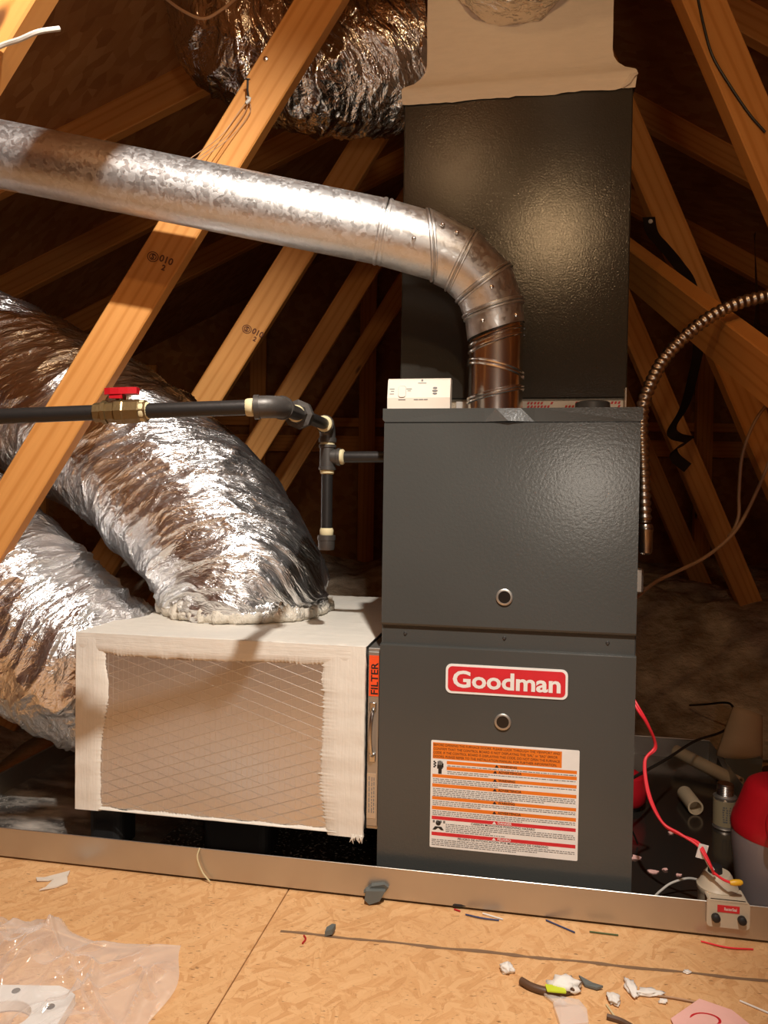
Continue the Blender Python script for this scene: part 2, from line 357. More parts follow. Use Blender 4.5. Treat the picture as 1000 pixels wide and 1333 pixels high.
# ------------------------------------------------------------------ the setting
PKX, PKZ, SLOPE = 0.40, 2.316, 0.52          # lower edge of the truss top chords at the peak
def chord_z(x): return PKZ - SLOPE * abs(x - PKX)
Y0, Y1, XL, XR = -2.2, 4.3, -3.9, 4.7
floor = MB().box((XL, Y0, -.06), (XR, Y1, -.022)).build('floor', M_DECK, kind='structure')
for i, (a, b) in enumerate(((-2.60, -1.379), (-1.377, -.1585), (-.1565, 1.063), (1.065, 2.28))):
    MB(FR).box((a, -3.2, -.021), (b, .98, 0), .0012).build('osb_panel', M_OSB, floor)
def pl(pts, wdt, z, M=ID):
    m = MB(M); V = []
    for i, p in enumerate(pts):
        q = Vector(pts[min(i + 1, len(pts) - 1)]) - Vector(pts[max(i - 1, 0)]); q = Vector((-q.y, q.x)).normalized() * wdt * (.6 + .8 * random.random()) / 2
        V += [(p[0] + q.x, p[1] + q.y, z), (p[0] - q.x, p[1] - q.y, z)]
    return m.add(V, [(2 * i, 2 * i + 1, 2 * i + 3, 2 * i + 2) for i in range(len(pts) - 1)])
pl([(-.16 + .75 * t / 40, 1.246 - .113 * t / 40 + .0012 * math.sin(t * .8)) for t in range(41)], .007, .0006).build('snap_line', M_CHALK, floor)
TH = .03
for s, nm in ((-1, 'ceiling'), (1, 'ceiling')):
    xe = XL if s < 0 else XR; z0 = PKZ + .098
    ze = z0 - SLOPE * abs(xe - PKX)
    MB().add([(PKX, Y0, z0), (PKX, Y1, z0), (xe, Y1, ze), (xe, Y0, ze), (PKX, Y0, z0 + TH), (PKX, Y1, z0 + TH), (xe, Y1, ze + TH), (xe, Y0, ze + TH)],
             [(0, 1, 2, 3), (4, 7, 6, 5), (0, 4, 5, 1), (1, 5, 6, 2), (2, 6, 7, 3), (3, 7, 4, 0)]).build(nm, M_DECK, kind='structure')
def gable(name, y, d):
    z0 = PKZ + .13; m = MB(); O = [(XL, -.06), (XR, -.06), (XR, z0 - SLOPE * (XR - PKX)), (PKX, z0), (XL, z0 - SLOPE * (PKX - XL))]
    return m.prism(O, y, y + d, lambda a, b, t: (a, t, b)).build(name, M_DECK, kind='structure')
wb = gable('wall_back', Y1, .04); gable('wall_front', Y0 - .04, .04)
def beam_obj(name, p0, p1, wide, thick, parent=None, mat=None, wide_dir=None, **kw):
    # a board from p0 to p1; its thickness lies along +Y unless told otherwise; local X is the grain
    p0, p1 = Vector(p0), Vector(p1); X = (p1 - p0); L = X.length; X.normalize()
    N = Vector(wide_dir) if wide_dir else Vector((0, 1, 0)); N = (N - X * N.dot(X)).normalized(); W = N.cross(X)
    Mx = Matrix(((X.x, W.x, N.x, p0.x), (X.y, W.y, N.y, p0.y), (X.z, W.z, N.z, p0.z), (0, 0, 0, 1)))
    m = MB(); m.box((0, -wide / 2, 0), (L, wide / 2, thick), .0025)
    me = bpy.data.meshes.new(name); me.from_pydata(m.v, [], m.f); me.update(); me.materials.append(mat or M_WOOD)
    o = bpy.data.objects.new(name, me); COL.objects.link(o)
    if parent is not None: o.parent = parent; o.matrix_basis = WM[parent].inverted() @ Mx
    else: o.matrix_world = Mx
    WM[o] = Mx
    return props(o, **kw)
for z, h in ((1.00, .09), (1.12, .05)):
    beam_obj('wall_board', (-3.0, Y1 - .04, z), (3.6, Y1 - .04, z), h, .04, wb)
for x in (-1.9, -1.3, -.7, -.1, .5, 1.1, 1.75, 2.4):
    beam_obj('wall_stud', (x, Y1 - .09, -.02), (x, Y1 - .09, chord_z(x) - .02), .089, .04, wb)

# roof trusses: the lower edge of the chords and the measured lines of the two inner webs
TR = [(.90, (-.462, 1.284), 1.64, None, 0), (1.55, (-.554, 1.026), 1.66, (.672, 1.608), -2.18), (2.16, (-.401, 1.153), 1.63, (.752, 1.574), -2.2),
      (2.77, (-.181, 1.357), 1.65, (.927, 1.242), -2.2), (3.38, (-.10, 1.36), 1.65, (1.02, 1.2), -2.2)]
TL = ['nearest roof truss, only its left web showing in the top left corner',
      'roof truss whose bright web stands just behind the galvanised vent pipe',
      'second roof truss back, its left web carrying a faint ink stamp',
      'dim roof truss behind the gas pipe elbow, third web from the left',
      'farthest roof truss, lost in the dark by the back wall']
trusses = []
for (Y, (lx, lz), ls, rw, rs), lab in zip(TR, TL):
    t = thing('roof_truss', lab, 'truss', loc=(PKX, Y, 0), group='roof trusses'); trusses.append(t)
    off = .0445 / math.cos(math.atan(SLOPE))
    for s in (-1, 1):
        xe = PKX + s * 3.75
        beam_obj('top_chord', (PKX + s * .001, Y, PKZ + off), (xe, Y, chord_z(xe) + off), .089, .038, t)
    def web(px, pz, sl):
        # extend up to the chord and down to the floor
        s = 1 if sl > 0 else -1
        x0 = px + (.01 - pz) / sl
        x = px
        for _ in range(40): x = px + (chord_z(x) + .01 - pz) / sl if abs(sl) > SLOPE else x
        x = min(x, PKX - .03) if s > 0 else max(x, PKX + .03)
        return (x0, Y, .01), (x, Y, pz + (x - px) * sl)
    a, b = web(lx, lz, ls); b = (b[0], Y, min(b[2], chord_z(b[0]) + .02)); beam_obj('web', a, b, .083, .038, t)
    if rw:
        a, b = web(rw[0], rw[1], rs); b = (b[0], Y, min(b[2], chord_z(b[0]) + .02)); beam_obj('web', a, b, .083, .038, t)
    else:
        beam_obj('web', (1.45, Y, .01), (.47, Y, 2.24), .083, .038, t)
# stamps
def stamp(parent, P, ang, y, s):
    m = MB(); ca, sa = math.cos(ang), math.sin(ang)
    def put(V, F): m.add([(P[0] + (a * ca - b * sa) * s, y, P[1] + (a * sa + b * ca) * s) for a, b in V], F)
    put(*text('010', 1.0, 1.1, .25, bold=.03)); put(*text('2', .8, 1.1, -.6, bold=.03))
    for r in (.62, .40):
        n = 22; V = []
        for k in range(n): a = 2 * PI * k / n; V += [(-.35 + r * math.cos(a), .1 + r * .9 * math.sin(a)), (-.35 + (r - .1) * math.cos(a), .1 + (r - .1) * .9 * math.sin(a))]
        put(V, [(2 * k, 2 * k + 1, (2 * k + 3) % (2 * n), (2 * k + 2) % (2 * n)) for k in range(n)])
    put(*text('S', .7, -.35, .1, bold=.03))
    m.build('ink_stamp', M_STAMP, parent)
stamp(trusses[1], (-.465, 1.185), -.35, 1.5492, .019); stamp(trusses[2], (-.385, 1.172), -.45, 2.1592, .022)
# bracing board running forward past the second truss on the right
beam_obj('diagonal_brace', (.585, 2.28, 1.53), (.752, 1.30, .87), .098, .038, wide_dir=(-.92, -.15, -.30),
         label='dark diagonal brace board beside the coil cabinet, lit along its top edge', category='board')

# blown insulation
def insul_grid(name, x0, x1, y0, y1, hf, n, m, sl=0.0, **kw):
    mb = MB(); mb.sm = True
    def pt(a, b):
        x = x0 + (x1 - x0) * a; ys = y0 - sl * x; y = ys + (y1 - ys) * b; return (x, y, hf(x, y))
    mb.grid(pt, n, m)
    return mb.build(name, M_INSUL, auto=180, **kw)
def hback(x, y):
    e = min(1, max(0, (y - 2.20 + .185 * x) / 1.0)); e = e * e * (3 - 2 * e)
    n = mnoise.fractal((x * 5, y * 5, 0), .9, 2.1, 4); n2 = mnoise.noise((x * 1.7, y * 1.7, 3))
    return max(.002, .012 + .36 * e + (.035 * n + .05 * n2) * (.25 + e))
insul_grid('blown_insulation', -2.9, 3.5, 2.275, 4.2, hback, 180, 70, sl=.185, label='grey-brown blown insulation heaped across the back of the attic floor', category='insulation', kind='stuff')
def hleft(x, y):
    e = min(1, max(0, (-1.02 - x + .18 * (y - 1.5)) / .25)); n = mnoise.fractal((x * 9, y * 9, 2), .9, 2.1, 4)
    return max(.002, .004 + .07 * e + .03 * n * e)
insul_grid('insulation_drift', -2.9, -.98, 1.62, 2.40, hleft, 110, 40, label='pale loose insulation spilling beside the left end of the drain pan', category='insulation', kind='stuff')

# ------------------------------------------------------------------ drain pan
U0p, U1p, V0p, V1p, PT = -.935, .76, -.030, .86, .060
pan = thing('drain_pan', 'long galvanised drain pan under the furnace and return box', 'drain pan', FR, (0, .4, 0))
MB(FR).box((U0p, V0p, .004), (U1p, V1p, .008)).build('pan_floor', M_PANF, pan)
def lipbox(lo, hi): MB(FR).box(lo, hi, .0004).build('pan_rim', M_PAN, pan)
lipbox((U0p, V0p - .0015, .005), (U1p, V0p, PT)); lipbox((U0p, V1p, .005), (U1p, V1p + .0015, PT))
lipbox((U0p - .0015, V0p, .005), (U0p, V1p, PT)); lipbox((U1p, V0p, .005), (U1p + .0015, V1p, PT))
MB(FR).box((U0p, V0p - .0022, PT - .0015), (U1p, V0p + .0004, PT + .0004), .0006).build('rolled_hem', M_PAN, pan)
MB(FR).tube([(U0p + .001, V0p, PT), (U0p + .001, V1p, PT)], .0025, 8).build('rolled_hem', M_PAN, pan)
MB(FR).tube([(U0p, V1p, PT), (U1p, V1p, PT)], .0025, 8).build('rolled_hem', M_PAN, pan)

# ------------------------------------------------------------------ furnace
FW, FT = .4445, .873
fur = thing('furnace', 'dark grey upright gas furnace with red and white badge', 'furnace', FR, (FW / 2, .35, .008))
MB(FR).box((.002, .004, .008), (FW - .002, .71, FT - .001), .002).build('cabinet', M_FURN, fur)
lid = MB(FR)
zb, zt, vf = .849, FT, -.0035
a0, a1, ax, a2, a3 = .180, .199, .221, .242, .266
lid.add([(-.0005, vf, zb + .004), (.0035, vf, zb), (a0, vf, zb), (ax, vf - .007, zb + .001), (a3, vf, zb), (FW - .0035, vf, zb), (FW + .0005, vf, zb + .004),
         (-.0005, vf, zt), (a1, vf + .004, zt), (a2, vf + .004, zt), (FW + .0005, vf, zt),
         (-.0005, .71, zt), (FW + .0005, .71, zt), (-.0005, .71, zb), (FW + .0005, .71, zb), (a0, vf + .001, zt), (a3, vf + .001, zt)],
        [(0, 1, 2, 15, 7), (2, 8, 15), (2, 3, 8), (3, 9, 8), (3, 4, 9), (4, 16, 9), (4, 5, 6, 10, 16), (7, 15, 8, 9, 16, 10, 12, 11), (0, 7, 11, 13), (6, 14, 12, 10)])
lid.build('top_panel', M_FURN, fur)
ud = MB(FR)
ud.prism([(-.004, .847), (-.004, .490), (-.002, .4865), (.020, .474), (.020, .460), (.024, .460), (.024, .847)], .0025, FW - .003, lambda a, b, t: (t, a, b)).build('upper_door', M_FURN, fur)
ld = MB(FR)
ld.prism([(-.004, .012), (-.004, .4490), (-.0035, .4508), (.005, .4515), (.008, .4515), (.008, .012)], .0005, FW - .002, lambda a, b, t: (t, a, b)).build('lower_door', M_FURN, fur)
# flange between the doors, with the notch at the middle screw
fl = [(.004, .4515)] + [(u, w_) for u, w_ in ((.004, .4615), (.198, .4605), (.208, .4665), (.234, .4665), (.244, .4605), (.4405, .459), (.4405, .4515))]
MB(FR).prism(fl, .0065, .0105, lambda a, b, t: (a, t, b)).build('door_flange', M_FURN, fur)
for u in (.045, .221, .396):
    h = MB(FR); h.lathe([(0, .0062), (.004, .0058), (.006, .003)], (u, .0095, .4705), (0, -1, 0), 8)
    sc = h.build('door_screw', M_BLACK, fur); MB(FR).lathe([(0, .0022), (.002, .002)], (u, .0036, .4705), (0, -1, 0), 6).build('screw_head', M_IRON, sc)
for u, z in ((.220, .544), (.221, .3255)):
    g = MB(FR).lathe([(0, .0145), (.004, .0145), (.005, .013), (.005, .0108), (.002, .0105)], (u, -.003, z), (0, -1, 0), 28).build('sight_port', M_ZINC, fur)
    MB(FR).lathe([(0, .0108), (.001, .0108)], (u, -.0062, z), (0, -1, 0), 24).build('sight_glass', M_DKGLASS, g)
# knock-out cap and top clutter
MB(FR).lathe([(0, .031), (.014, .030), (.016, .027), (.016, .001)], (.367, .055, FT), (0, 0, 1), 24).build('knockout_cap', M_FURND, fur)
# badge
def onface(v): return lambda a, b, t: (a, v - t, b)
bz = .3955
def tilt(pts, cx, cz, k): return [(a, b + (a - cx) * k) for a, b in pts]
bd = MB(FR).prism(rrect(.120, .3705, .3305, .4225, .010), 0, .0016, onface(-.004)).build('badge', M_WHITE, fur)
MB(FR).prism(rrect(.124, .3745, .3265, .4185, .008), .0016, .0020, onface(-.004)).build('badge_field', M_REDP, bd)
V, F = text('Goodman', .0415, .2255, .3995, bold=.0011, sx=1.0)
xs = [a for a, b in V]; cx = (min(xs) + max(xs)) / 2; k = .186 / (max(xs) - min(xs)); zs = [b for a, b in V]; cz = (min(zs) + max(zs)) / 2
MB(FR).add([(.2255 + (a - cx) * k, -.0064, bz + .001 + (b - cz) * .98) for a, b in V], F).build('badge_lettering', M_WHITE, bd)
# warning label
LU0, LU1, LW0, LW1 = .096, .3525, .0925, .2845
lab = MB(FR).prism(rrect(LU0, LW0, LU1, LW1, .002, 2), 0, .0005, onface(-.004)).build('warning_label', M_WHITE, fur)
LWd, LHt = LU1 - LU0, LW1 - LW0
def lp(x, y, t=0): return (LU0 + x * LWd, -.0046 - t, LW1 - y * LHt)
org, redb, blk, wht, gry = MB(FR), MB(FR), MB(FR), MB(FR), MB(FR)
def lrect(m, x0, y0, x1, y1, t=0): m.quad(lp(x0, y0, t), lp(x1, y0, t), lp(x1, y1, t), lp(x0, y1, t))
def ltext(m, s, size, x, y, align='CENTER', t=.0003, width=None, bold=0):
    V, F = text(s, size, 0, 0, align, bold)
    xs = [a for a, b in V]; k = 1
    if width: k = width * LWd / (max(xs) - min(xs)); 
    m.add([(LU0 + x * LWd + a * k, -.0046 - t, LW1 - y * LHt + b) for a, b in V], F)
lrect(org, .012, .02, .885, .17)
for i, (s, wd) in enumerate((('BEFORE OPENING THE FURNACE DOORS, PLEASE LOOK THROUGH THE VIEWPORT AND', .855), ('CONFIRM THAT THE CONTROL BOARD IS NOT DISPLAYING THE "EAL" or "EA2" ERROR', .84),
                            ('CODE. IF THE CONTROL BOARD IS DISPLAYING THIS CODE, DO NOT OPEN THE FURNACE', .855), ('DOORS. PLEASE REFER TO THE INSTALLATION MANUAL FOR FURTHER INFORMATION.', .835))):
    ltext(blk, s, .0060, .016, .042 + i * .036, 'LEFT', width=wd)
bands = [(.185, .215, .11, 'WARNING', 'o'), (.238, .270, .11, 'ADVERTENCIA', 'o'), (.315, .345, .012, 'WARNING', 'o'), (.403, .435, .012, 'ADVERTENCIA', 'o'),
         (.522, .552, .012, 'WARNING', 'o'), (.612, .645, .012, 'ADVERTENCIA', 'o'), (.706, .738, .012, 'DANGER', 'r'), (.855, .888, .012, 'PELIGRO', 'r')]
rs = random.Random(5)
def small_print(x0, x1, y0, y1, pitch=.0165):
    y = y0 + pitch * .35
    while y + pitch * .5 < y1:
        x = x0; last = y + 2 * pitch * .95 > y1; xe = x0 + (x1 - x0) * (rs.uniform(.3, .8) if last and y > y0 + pitch else 1)
        while x < xe - .008:
            l = rs.uniform(.008, .034); lrect(gry, x, y + pitch * .12, min(x + l, xe), y + pitch * .5, .0002); x += l + .005
        y += pitch
for i, (ya, yb, xa, s, cc) in enumerate(bands):
    bnd = MB(FR); lrect(bnd, xa, ya, .985, yb); bnd.build('orange_band' if cc == 'o' else 'red_band', M_ORANGE if cc == 'o' else M_REDP, lab)
    ctr = .47 if i == 0 else .46; m = blk if cc == 'o' else wht
    ltext(m, s, .0060, ctr + .005, (ya + yb) / 2, 'LEFT', bold=.0001)
    tx = ctr - .018; yc = (ya + yb) / 2; m.add([lp(tx - .014, yc + .012, .0003), lp(tx + .014, yc + .012, .0003), lp(tx, yc - .014, .0003)], [(0, 1, 2)])
    yn = bands[i + 1][0] if i < 7 else .985
    if cc == 'r':
        ltext(blk, 'CARBON MONOXIDE POISONING HAZARD' if i == 6 else 'PELIGRO DE INTOXICACION POR MONOXIDO DE CARBONO', .0056, .5, yb + .014, bold=.00005)
        small_print(.11 if i == 6 else .014, .98, yb + .026, yn - .005)
    else: small_print(xa + .005, .98, yb + .003, yn - .003)
# pictograms: shocked hand, fumes over a figure
hx, hy = .062, .235
for k, dx in enumerate((-.012, -.003, .006, .015)): lrect(blk, hx + dx - .0035, hy - .05 + abs(k - 1.5) * .006, hx + dx + .0035, hy, .0002)
lrect(blk, hx - .018, hy - .008, hx + .02, hy + .028, .0002); lrect(blk, hx - .010, hy + .028, hx + .014, hy + .075, .0002); lrect(blk, hx + .018, hy - .025, hx + .026, hy + .015, .0002)
for k in range(5): lrect(blk, .018 + .008 * (k % 2), .192 + k * .012, .030 + .008 * (k % 2), .206 + k * .012, .0002)
cx_, cy_ = .058, .79
blk.add([lp(cx_ + .018 * math.cos(a * PI / 7), cy_ - .020 + .024 * math.sin(a * PI / 7), .0002) for a in range(14)], [tuple(range(14))])
blk.add([lp(.018, .835, .0002), lp(.036, .802, .0002), lp(.080, .802, .0002), lp(.098, .835, .0002), lp(.078, .835, .0002), lp(.058, .815, .0002), lp(.038, .835, .0002)], [(0, 1, 5, 6), (1, 2, 5), (2, 3, 4, 5)])
for k in range(4): lrect(gry, .020 + k * .024, .745, .034 + k * .024, .768, .0002)
org.build('header_band', M_ORANGE, lab)
for m, nm, mt in ((blk, 'black_print', M_BLACK), (wht, 'white_print', M_WHITE), (gry, 'small_print', M_GREYP)): m.build(nm, mt, lab, kind='stuff')

# ------------------------------------------------------------------ coil cabinet above
coil = thing('coil_cabinet', 'tall grey stippled coil cabinet standing on top of the furnace', 'cabinet', FR, (FW / 2, .45, FT))
MB(FR).box((-.002, .19, .913), (.4415, .71, 1.535), .0025).build('casing', M_COIL, coil)
ped = MB(FR).box((.004, .20, FT), (.436, .70, .914)).build('liner_strip', M_INSULW, coil)
MB(FR).box((.112, .195, FT + .001), (.436, .1995, .909), .001).build('paper_facing', M_WHITE, ped)
MB(FR).box((.4365, .17, FT + .001), (.4385, .21, .930), .0004).build('paper_tab', M_WHITE, ped)
rp = MB(FR); rs2 = random.Random(2)
for u0, u1 in ((.138, .158), (.252, .302), (.325, .350), (.412, .430)):
    u = u0
    while u < u1:
        for zz in (.879, .887, .895, .902):
            if rs2.random() < .75: rp.add([(u, .1946, zz), (u + .004, .1946, zz), (u + .006, .1946, zz + .005), (u + .002, .1946, zz + .005)], [(0, 1, 2, 3)])
        u += .0065
rp.build('red_lettering', M_REDP, ped, kind='stuff')

# ------------------------------------------------------------------ supply plenum coated in mastic
ple = thing('supply_plenum', 'mastic-coated supply plenum on top of the coil cabinet', 'plenum', FR, (FW / 2, .45, 1.5))
def ploft():
    secs = []   # (w, u0, u1, v0, v1)
    for w_, g in ((1.503, .0035), (1.520, .005), (1.532, .006), (1.537, .004)): secs.append((w_, -.002 - g, .4415 + g, .19 - g, .71 + g))
    for t in (.0, .25, .5, .75, 1):
        k = 1 - (1 - t) ** 2; secs.append((1.540 + .046 * t ** 1.3, -.004 + .045 * k, .443 - .040 * k, .188 + .012 * k, .712 - .02 * k))
    for w_ in (1.62, 1.66, 1.70, 1.76, 1.84, 1.95): secs.append((w_, .041, .403, .20, .692))
    n = 36; m = MB(FR); V = []
    for si, (w_, a, b, c, d) in enumerate(secs):
        ring = []
        for k in range(n): ring.append((a + (b - a) * k / n, c))
        for k in range(n): ring.append((b, c + (d - c) * k / n))
        for k in range(n): ring.append((b - (b - a) * k / n, d))
        for k in range(n): ring.append((a, d - (d - c) * k / n))
        for (u, v) in ring:
            nz = mnoise.fractal((u * 30, v * 30, w_ * 30), 1, 2, 3)
            ww = w_ + ((.004 * mnoise.noise((u * 16, v * 16, 1)) + .003 * mnoise.noise((u * 70, v * 70, 1))) if si == 0 else 0)
            V.append((u + .0012 * nz, v + .0014 * nz, ww))
    N = 4 * n; m.add(V, [(i * N + k, i * N + (k + 1) % N, (i + 1) * N + (k + 1) % N, (i + 1) * N + k) for i in range(len(secs) - 1) for k in range(N)] + [tuple((len(secs) - 1) * N + k for k in range(N))])
    m.sm = True; return m
ploft().build('mastic_shell', M_MASTICP, ple, auto=50)
MB(FR).tube([(.420, .186, 1.505), (.431, .183, 1.512), (.438, .182, 1.523), (.448, .183, 1.528)], [.003, .006, .006, .002], 7).build('mastic_blob', M_MASTICP, ple)

# ------------------------------------------------------------------ flexible ducts
def duct(path, R, nl, na, seed, amp=1.0, skew=.5, M=ID, mat=None, flare=None, squash=1.0):
    P = [np.array(p) for p in catmull(path, 24)]
    L = np.cumsum([0] + [np.linalg.norm(P[i + 1] - P[i]) for i in range(len(P) - 1)]); P = np.array(P)
    s = np.linspace(0, L[-1], nl); C = np.stack([np.interp(s, L, P[:, i]) for i in range(3)], 1)
    T = np.gradient(C, axis=0); T /= np.linalg.norm(T, axis=1)[:, None]
    up = np.array((0, 1., 0)); N = np.zeros_like(C); n = up - T[0] * (up @ T[0]); n /= np.linalg.norm(n)
    for i in range(nl): n = n - T[i] * (n @ T[i]); n /= np.linalg.norm(n); N[i] = n
    B = np.cross(T, N); th = np.linspace(0, 2 * PI, na, endpoint=False)
    S, A = np.meshgrid(s, th, indexing='ij'); ca, sa = np.cos(A), np.sin(A)
    S2 = S + skew * R * np.sin(A + 1.0 + seed) + .03 * vn(S * 6 + seed, ca * 2 + 9, sa * 2)
    W2 = S2 + .012 * (vn(S * 20, ca * 5 + seed, sa * 5) - .5) + .02 * (vn(S * 7, ca * 2, sa * 2 + seed) - .5)
    msk = vn(S2 * 5 + 2 * seed, ca * 1.5 + 4, sa * 1.5 + seed)
    d = .008 * (vn(S2 * 8, ca * 1.0 + seed, sa * 1.0 + 5) - .5) * 2
    d += .008 * (ridge(W2 * 17 + seed, ca * .9 + 3, sa * .9 + 7) ** 3 - .3)
    d += .0085 * (ridge(W2 * 42 + 3 * seed, ca * 1.7 + 11, sa * 1.7 + 1) ** 3 - .3) * (.4 + 1.2 * msk)
    d += .0034 * (ridge(W2 * 95 + 5 * seed, ca * 3.4 + 21, sa * 3.4 + 2) ** 2 - .4) * (.4 + 1.2 * msk)
    d += .0016 * (ridge(W2 * 190 + seed, ca * 11 + 31, sa * 11) - .5)
    R_ = R * np.ones_like(s) if flare is None else R * np.interp(s / L[-1], [f[0] for f in flare], [f[1] for f in flare])
    rr = R_[:, None] + d * amp
    V = C[:, None, :] + (N[:, None, :] * ca[..., None] + B[:, None, :] * sa[..., None] * squash) * rr[..., None]
    AT = np.stack([S2, ca * R, sa * R], -1).reshape(-1, 3)
    V = V.reshape(-1, 3); i = np.arange(nl - 1)[:, None]; k = np.arange(na)[None, :]; k2 = (k + 1) % na
    F = np.stack([i * na + k, i * na + k2, (i + 1) * na + k2, (i + 1) * na + k], -1).reshape(-1, 4)
    return V, F, AT
def duct_obj(name, VF, mat, parent=None, loc=None, **kw):
    V, F, AT = VF; OM = WM[parent] if parent is not None else Matrix.Translation(loc if loc is not None else (V[:, 0].mean(), V[:, 1].mean(), V[:, 2].min()))
    I = np.array(OM.inverted()); V = V @ I[:3, :3].T + I[:3, 3]
    me = bpy.data.meshes.new(name); me.vertices.add(len(V)); me.vertices.foreach_set('co', V.astype(np.float32).ravel())
    me.loops.add(F.size); me.polygons.add(len(F)); me.polygons.foreach_set('loop_start', np.arange(0, F.size, 4)); me.loops.foreach_set('vertex_index', F.ravel().astype(np.int32))
    me.update(calc_edges=True); me.polygons.foreach_set('use_smooth', [True] * len(F)); me.materials.append(mat)
    me.attributes.new('crease', 'FLOAT_VECTOR', 'POINT').data.foreach_set('vector', AT.astype(np.float32).ravel())
    o = bpy.data.objects.new(name, me); COL.objects.link(o)
    if parent is not None: o.parent = parent
    else: o.matrix_world = OM
    WM[o] = OM; return props(o, **kw)
d1 = thing('flexible_duct', 'fat silver foil duct arching down onto the top of the return box', 'duct', loc=(-.336, 1.83, .45))
duct_obj('foil_jacket', duct([(-.316, 1.79, .450), (-.326, 1.79, .500), (-.356, 1.80, .560), (-.430, 1.82, .655), (-.555, 1.85, .772), (-.725, 1.89, .878), (-.90, 1.93, .972), (-1.11, 1.97, 1.047), (-1.40, 2.0, 1.086)], .186, 420, 380, 1.3, skew=.55, flare=((0, .97), (.05, 1.0), (.5, 1.04), (1, 1.06))), M_FOIL, d1)
def collar_ring(cx, cy, z, r, rt, seed):
    m = MB(); m.sm = True; n, k = 240, 18; V = []
    for i in range(n):
        a = 2 * PI * i / n; q = 1 + .45 * mnoise.noise((math.cos(a) * 3, math.sin(a) * 3, seed))
        for j in range(k):
            b = 2 * PI * j / k; e = 1 + .6 * mnoise.noise((math.cos(a) * 16, math.sin(a) * 16, seed + math.cos(b) * 2)) + .3 * mnoise.noise((math.cos(a) * 45, math.sin(a) * 45, seed + math.sin(b) * 3)); r2 = rt * q * e
            V.append((cx + math.cos(a) * (r + r2 * math.cos(b)), cy + math.sin(a) * (r + r2 * math.cos(b)), max(.4447, z + r2 * .95 * math.sin(b))))
    return m.add(V, [(i * k + j, i * k + (j + 1) % k, ((i + 1) % n) * k + (j + 1) % k, ((i + 1) % n) * k + j) for i in range(n) for j in range(k)])
collar_ring(-.318, 1.79, .456, .176, .021, 4.0).build('sealed_collar', M_COLLAR, d1, auto=180)
collar_ring(-.320, 1.79, .474, .174, .016, 9.0).build('collar_wrap', M_FOILWRAP, d1, auto=180)
d2 = thing('flexible_duct', 'lower silver foil duct bending into the left end of the return box', 'duct', loc=(-.62, 1.75, .30))
duct_obj('foil_jacket', duct([(-.560, 1.80, .275), (-.610, 1.79, .290), (-.690, 1.73, .345), (-.800, 1.72, .425), (-.890, 1.72, .525), (-.985, 1.69, .605), (-1.12, 1.66, .665), (-1.32, 1.65, .71)], .182, 360, 360, 6.7, skew=.3, amp=1.15, flare=((0, .82), (.12, .98), (.4, 1.02), (1, 1))), M_FOIL, d2)
du = thing('flexible_duct', 'dark shiny supply duct sagging from the plenum behind the bright truss web', 'duct', loc=(-.15, 1.75, 1.55))
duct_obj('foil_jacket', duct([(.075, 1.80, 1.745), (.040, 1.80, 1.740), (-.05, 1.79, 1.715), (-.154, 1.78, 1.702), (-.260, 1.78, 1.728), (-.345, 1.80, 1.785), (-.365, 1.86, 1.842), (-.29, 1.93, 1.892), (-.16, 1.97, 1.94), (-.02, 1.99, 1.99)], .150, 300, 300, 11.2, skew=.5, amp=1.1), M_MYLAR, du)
tb = MB(); tb.quad((-.082, 1.648, 1.636), (-.058, 1.648, 1.640), (-.060, 1.645, 1.662), (-.084, 1.645, 1.658)); 
df = thing('flexible_duct', 'foil-wrapped duct sealed to the front of the mastic plenum', 'duct', FR, (.22, .15, 1.6))
VF = duct([(.247, 1.565, 1.790), (.240, 1.50, 1.790), (.247, 1.40, 1.805), (.26, 1.25, 1.855), (.26, 1.02, 1.895), (.228, .74, 1.882), (.228, .52, 1.868), (.36, .40, 1.90), (.62, .36, 1.88), (.95, .36, 1.78)], .130, 220, 260, 15.1, skew=.2, amp=1.0)  # unseen run beyond the frame is routed to shade elbow and coil from clamp_lamp
duct_obj('foil_jacket', VF, M_FOILTAPE, df)

# ------------------------------------------------------------------ return box
bx0, bx1, bw0, bw1, bd1 = -.601, -.0255, .101, .444, .67
box = thing('return_plenum_box', 'cream mastic-edged duct board return box left of the furnace', 'duct box', FR, ((bx0 + bx1) / 2, .3, bw0))
MB(FR).box((bx0 + .003, .002, bw0), (bx1 - .002, bd1, bw1 - .002), .003).build('foil_board', M_SCRIM, box)
def wavy_band(axis, fixed0, edge, a, b, jag, n, mat, nm, seed, sgn):
    # a coat of mastic on the front: straight outer side, brushed inner side with bristle teeth
    m = MB(FR); V = []
    for i in range(n + 1):
        t = a + (b - a) * i / n
        e = edge(t) + sgn * (.004 * mnoise.noise((t * 25, seed, 0)) + jag * max(0, mnoise.noise((t * 260, seed, 4))) + (jag * 1.1 if i % 3 == 0 else 0) * max(0, mnoise.noise((t * 9, seed, 8))))
        wob = .0008 * mnoise.noise((t * 40, seed, 2))
        pts = [(fixed0 + .0012 * mnoise.noise((t * 50, seed, 6)), .002), (fixed0 + sgn * .001, -.0032 + wob), (edge(t) * .6 + fixed0 * .4, -.0028 + wob), (edge(t) - sgn * .004, -.0022 + wob), (e, .0016)]
        for q, v in pts: V.append((q, v, t) if axis == 'u' else (t, v, q))
    F = [(i * 5 + j, i * 5 + j + 1, (i + 1) * 5 + j + 1, (i + 1) * 5 + j) for i in range(n) for j in range(4)]
    m.add(V, F); m.sm = True; m.build(nm, mat, box, auto=60)
wavy_band('u', bx0, lambda t: -.545 + .012 * math.exp(-((t - .33) / .06) ** 2) - .004 * math.sin(t * 9), bw0 - .003, bw1, .006, 150, M_MASTICV, 'mastic_band', 1.0, 1)
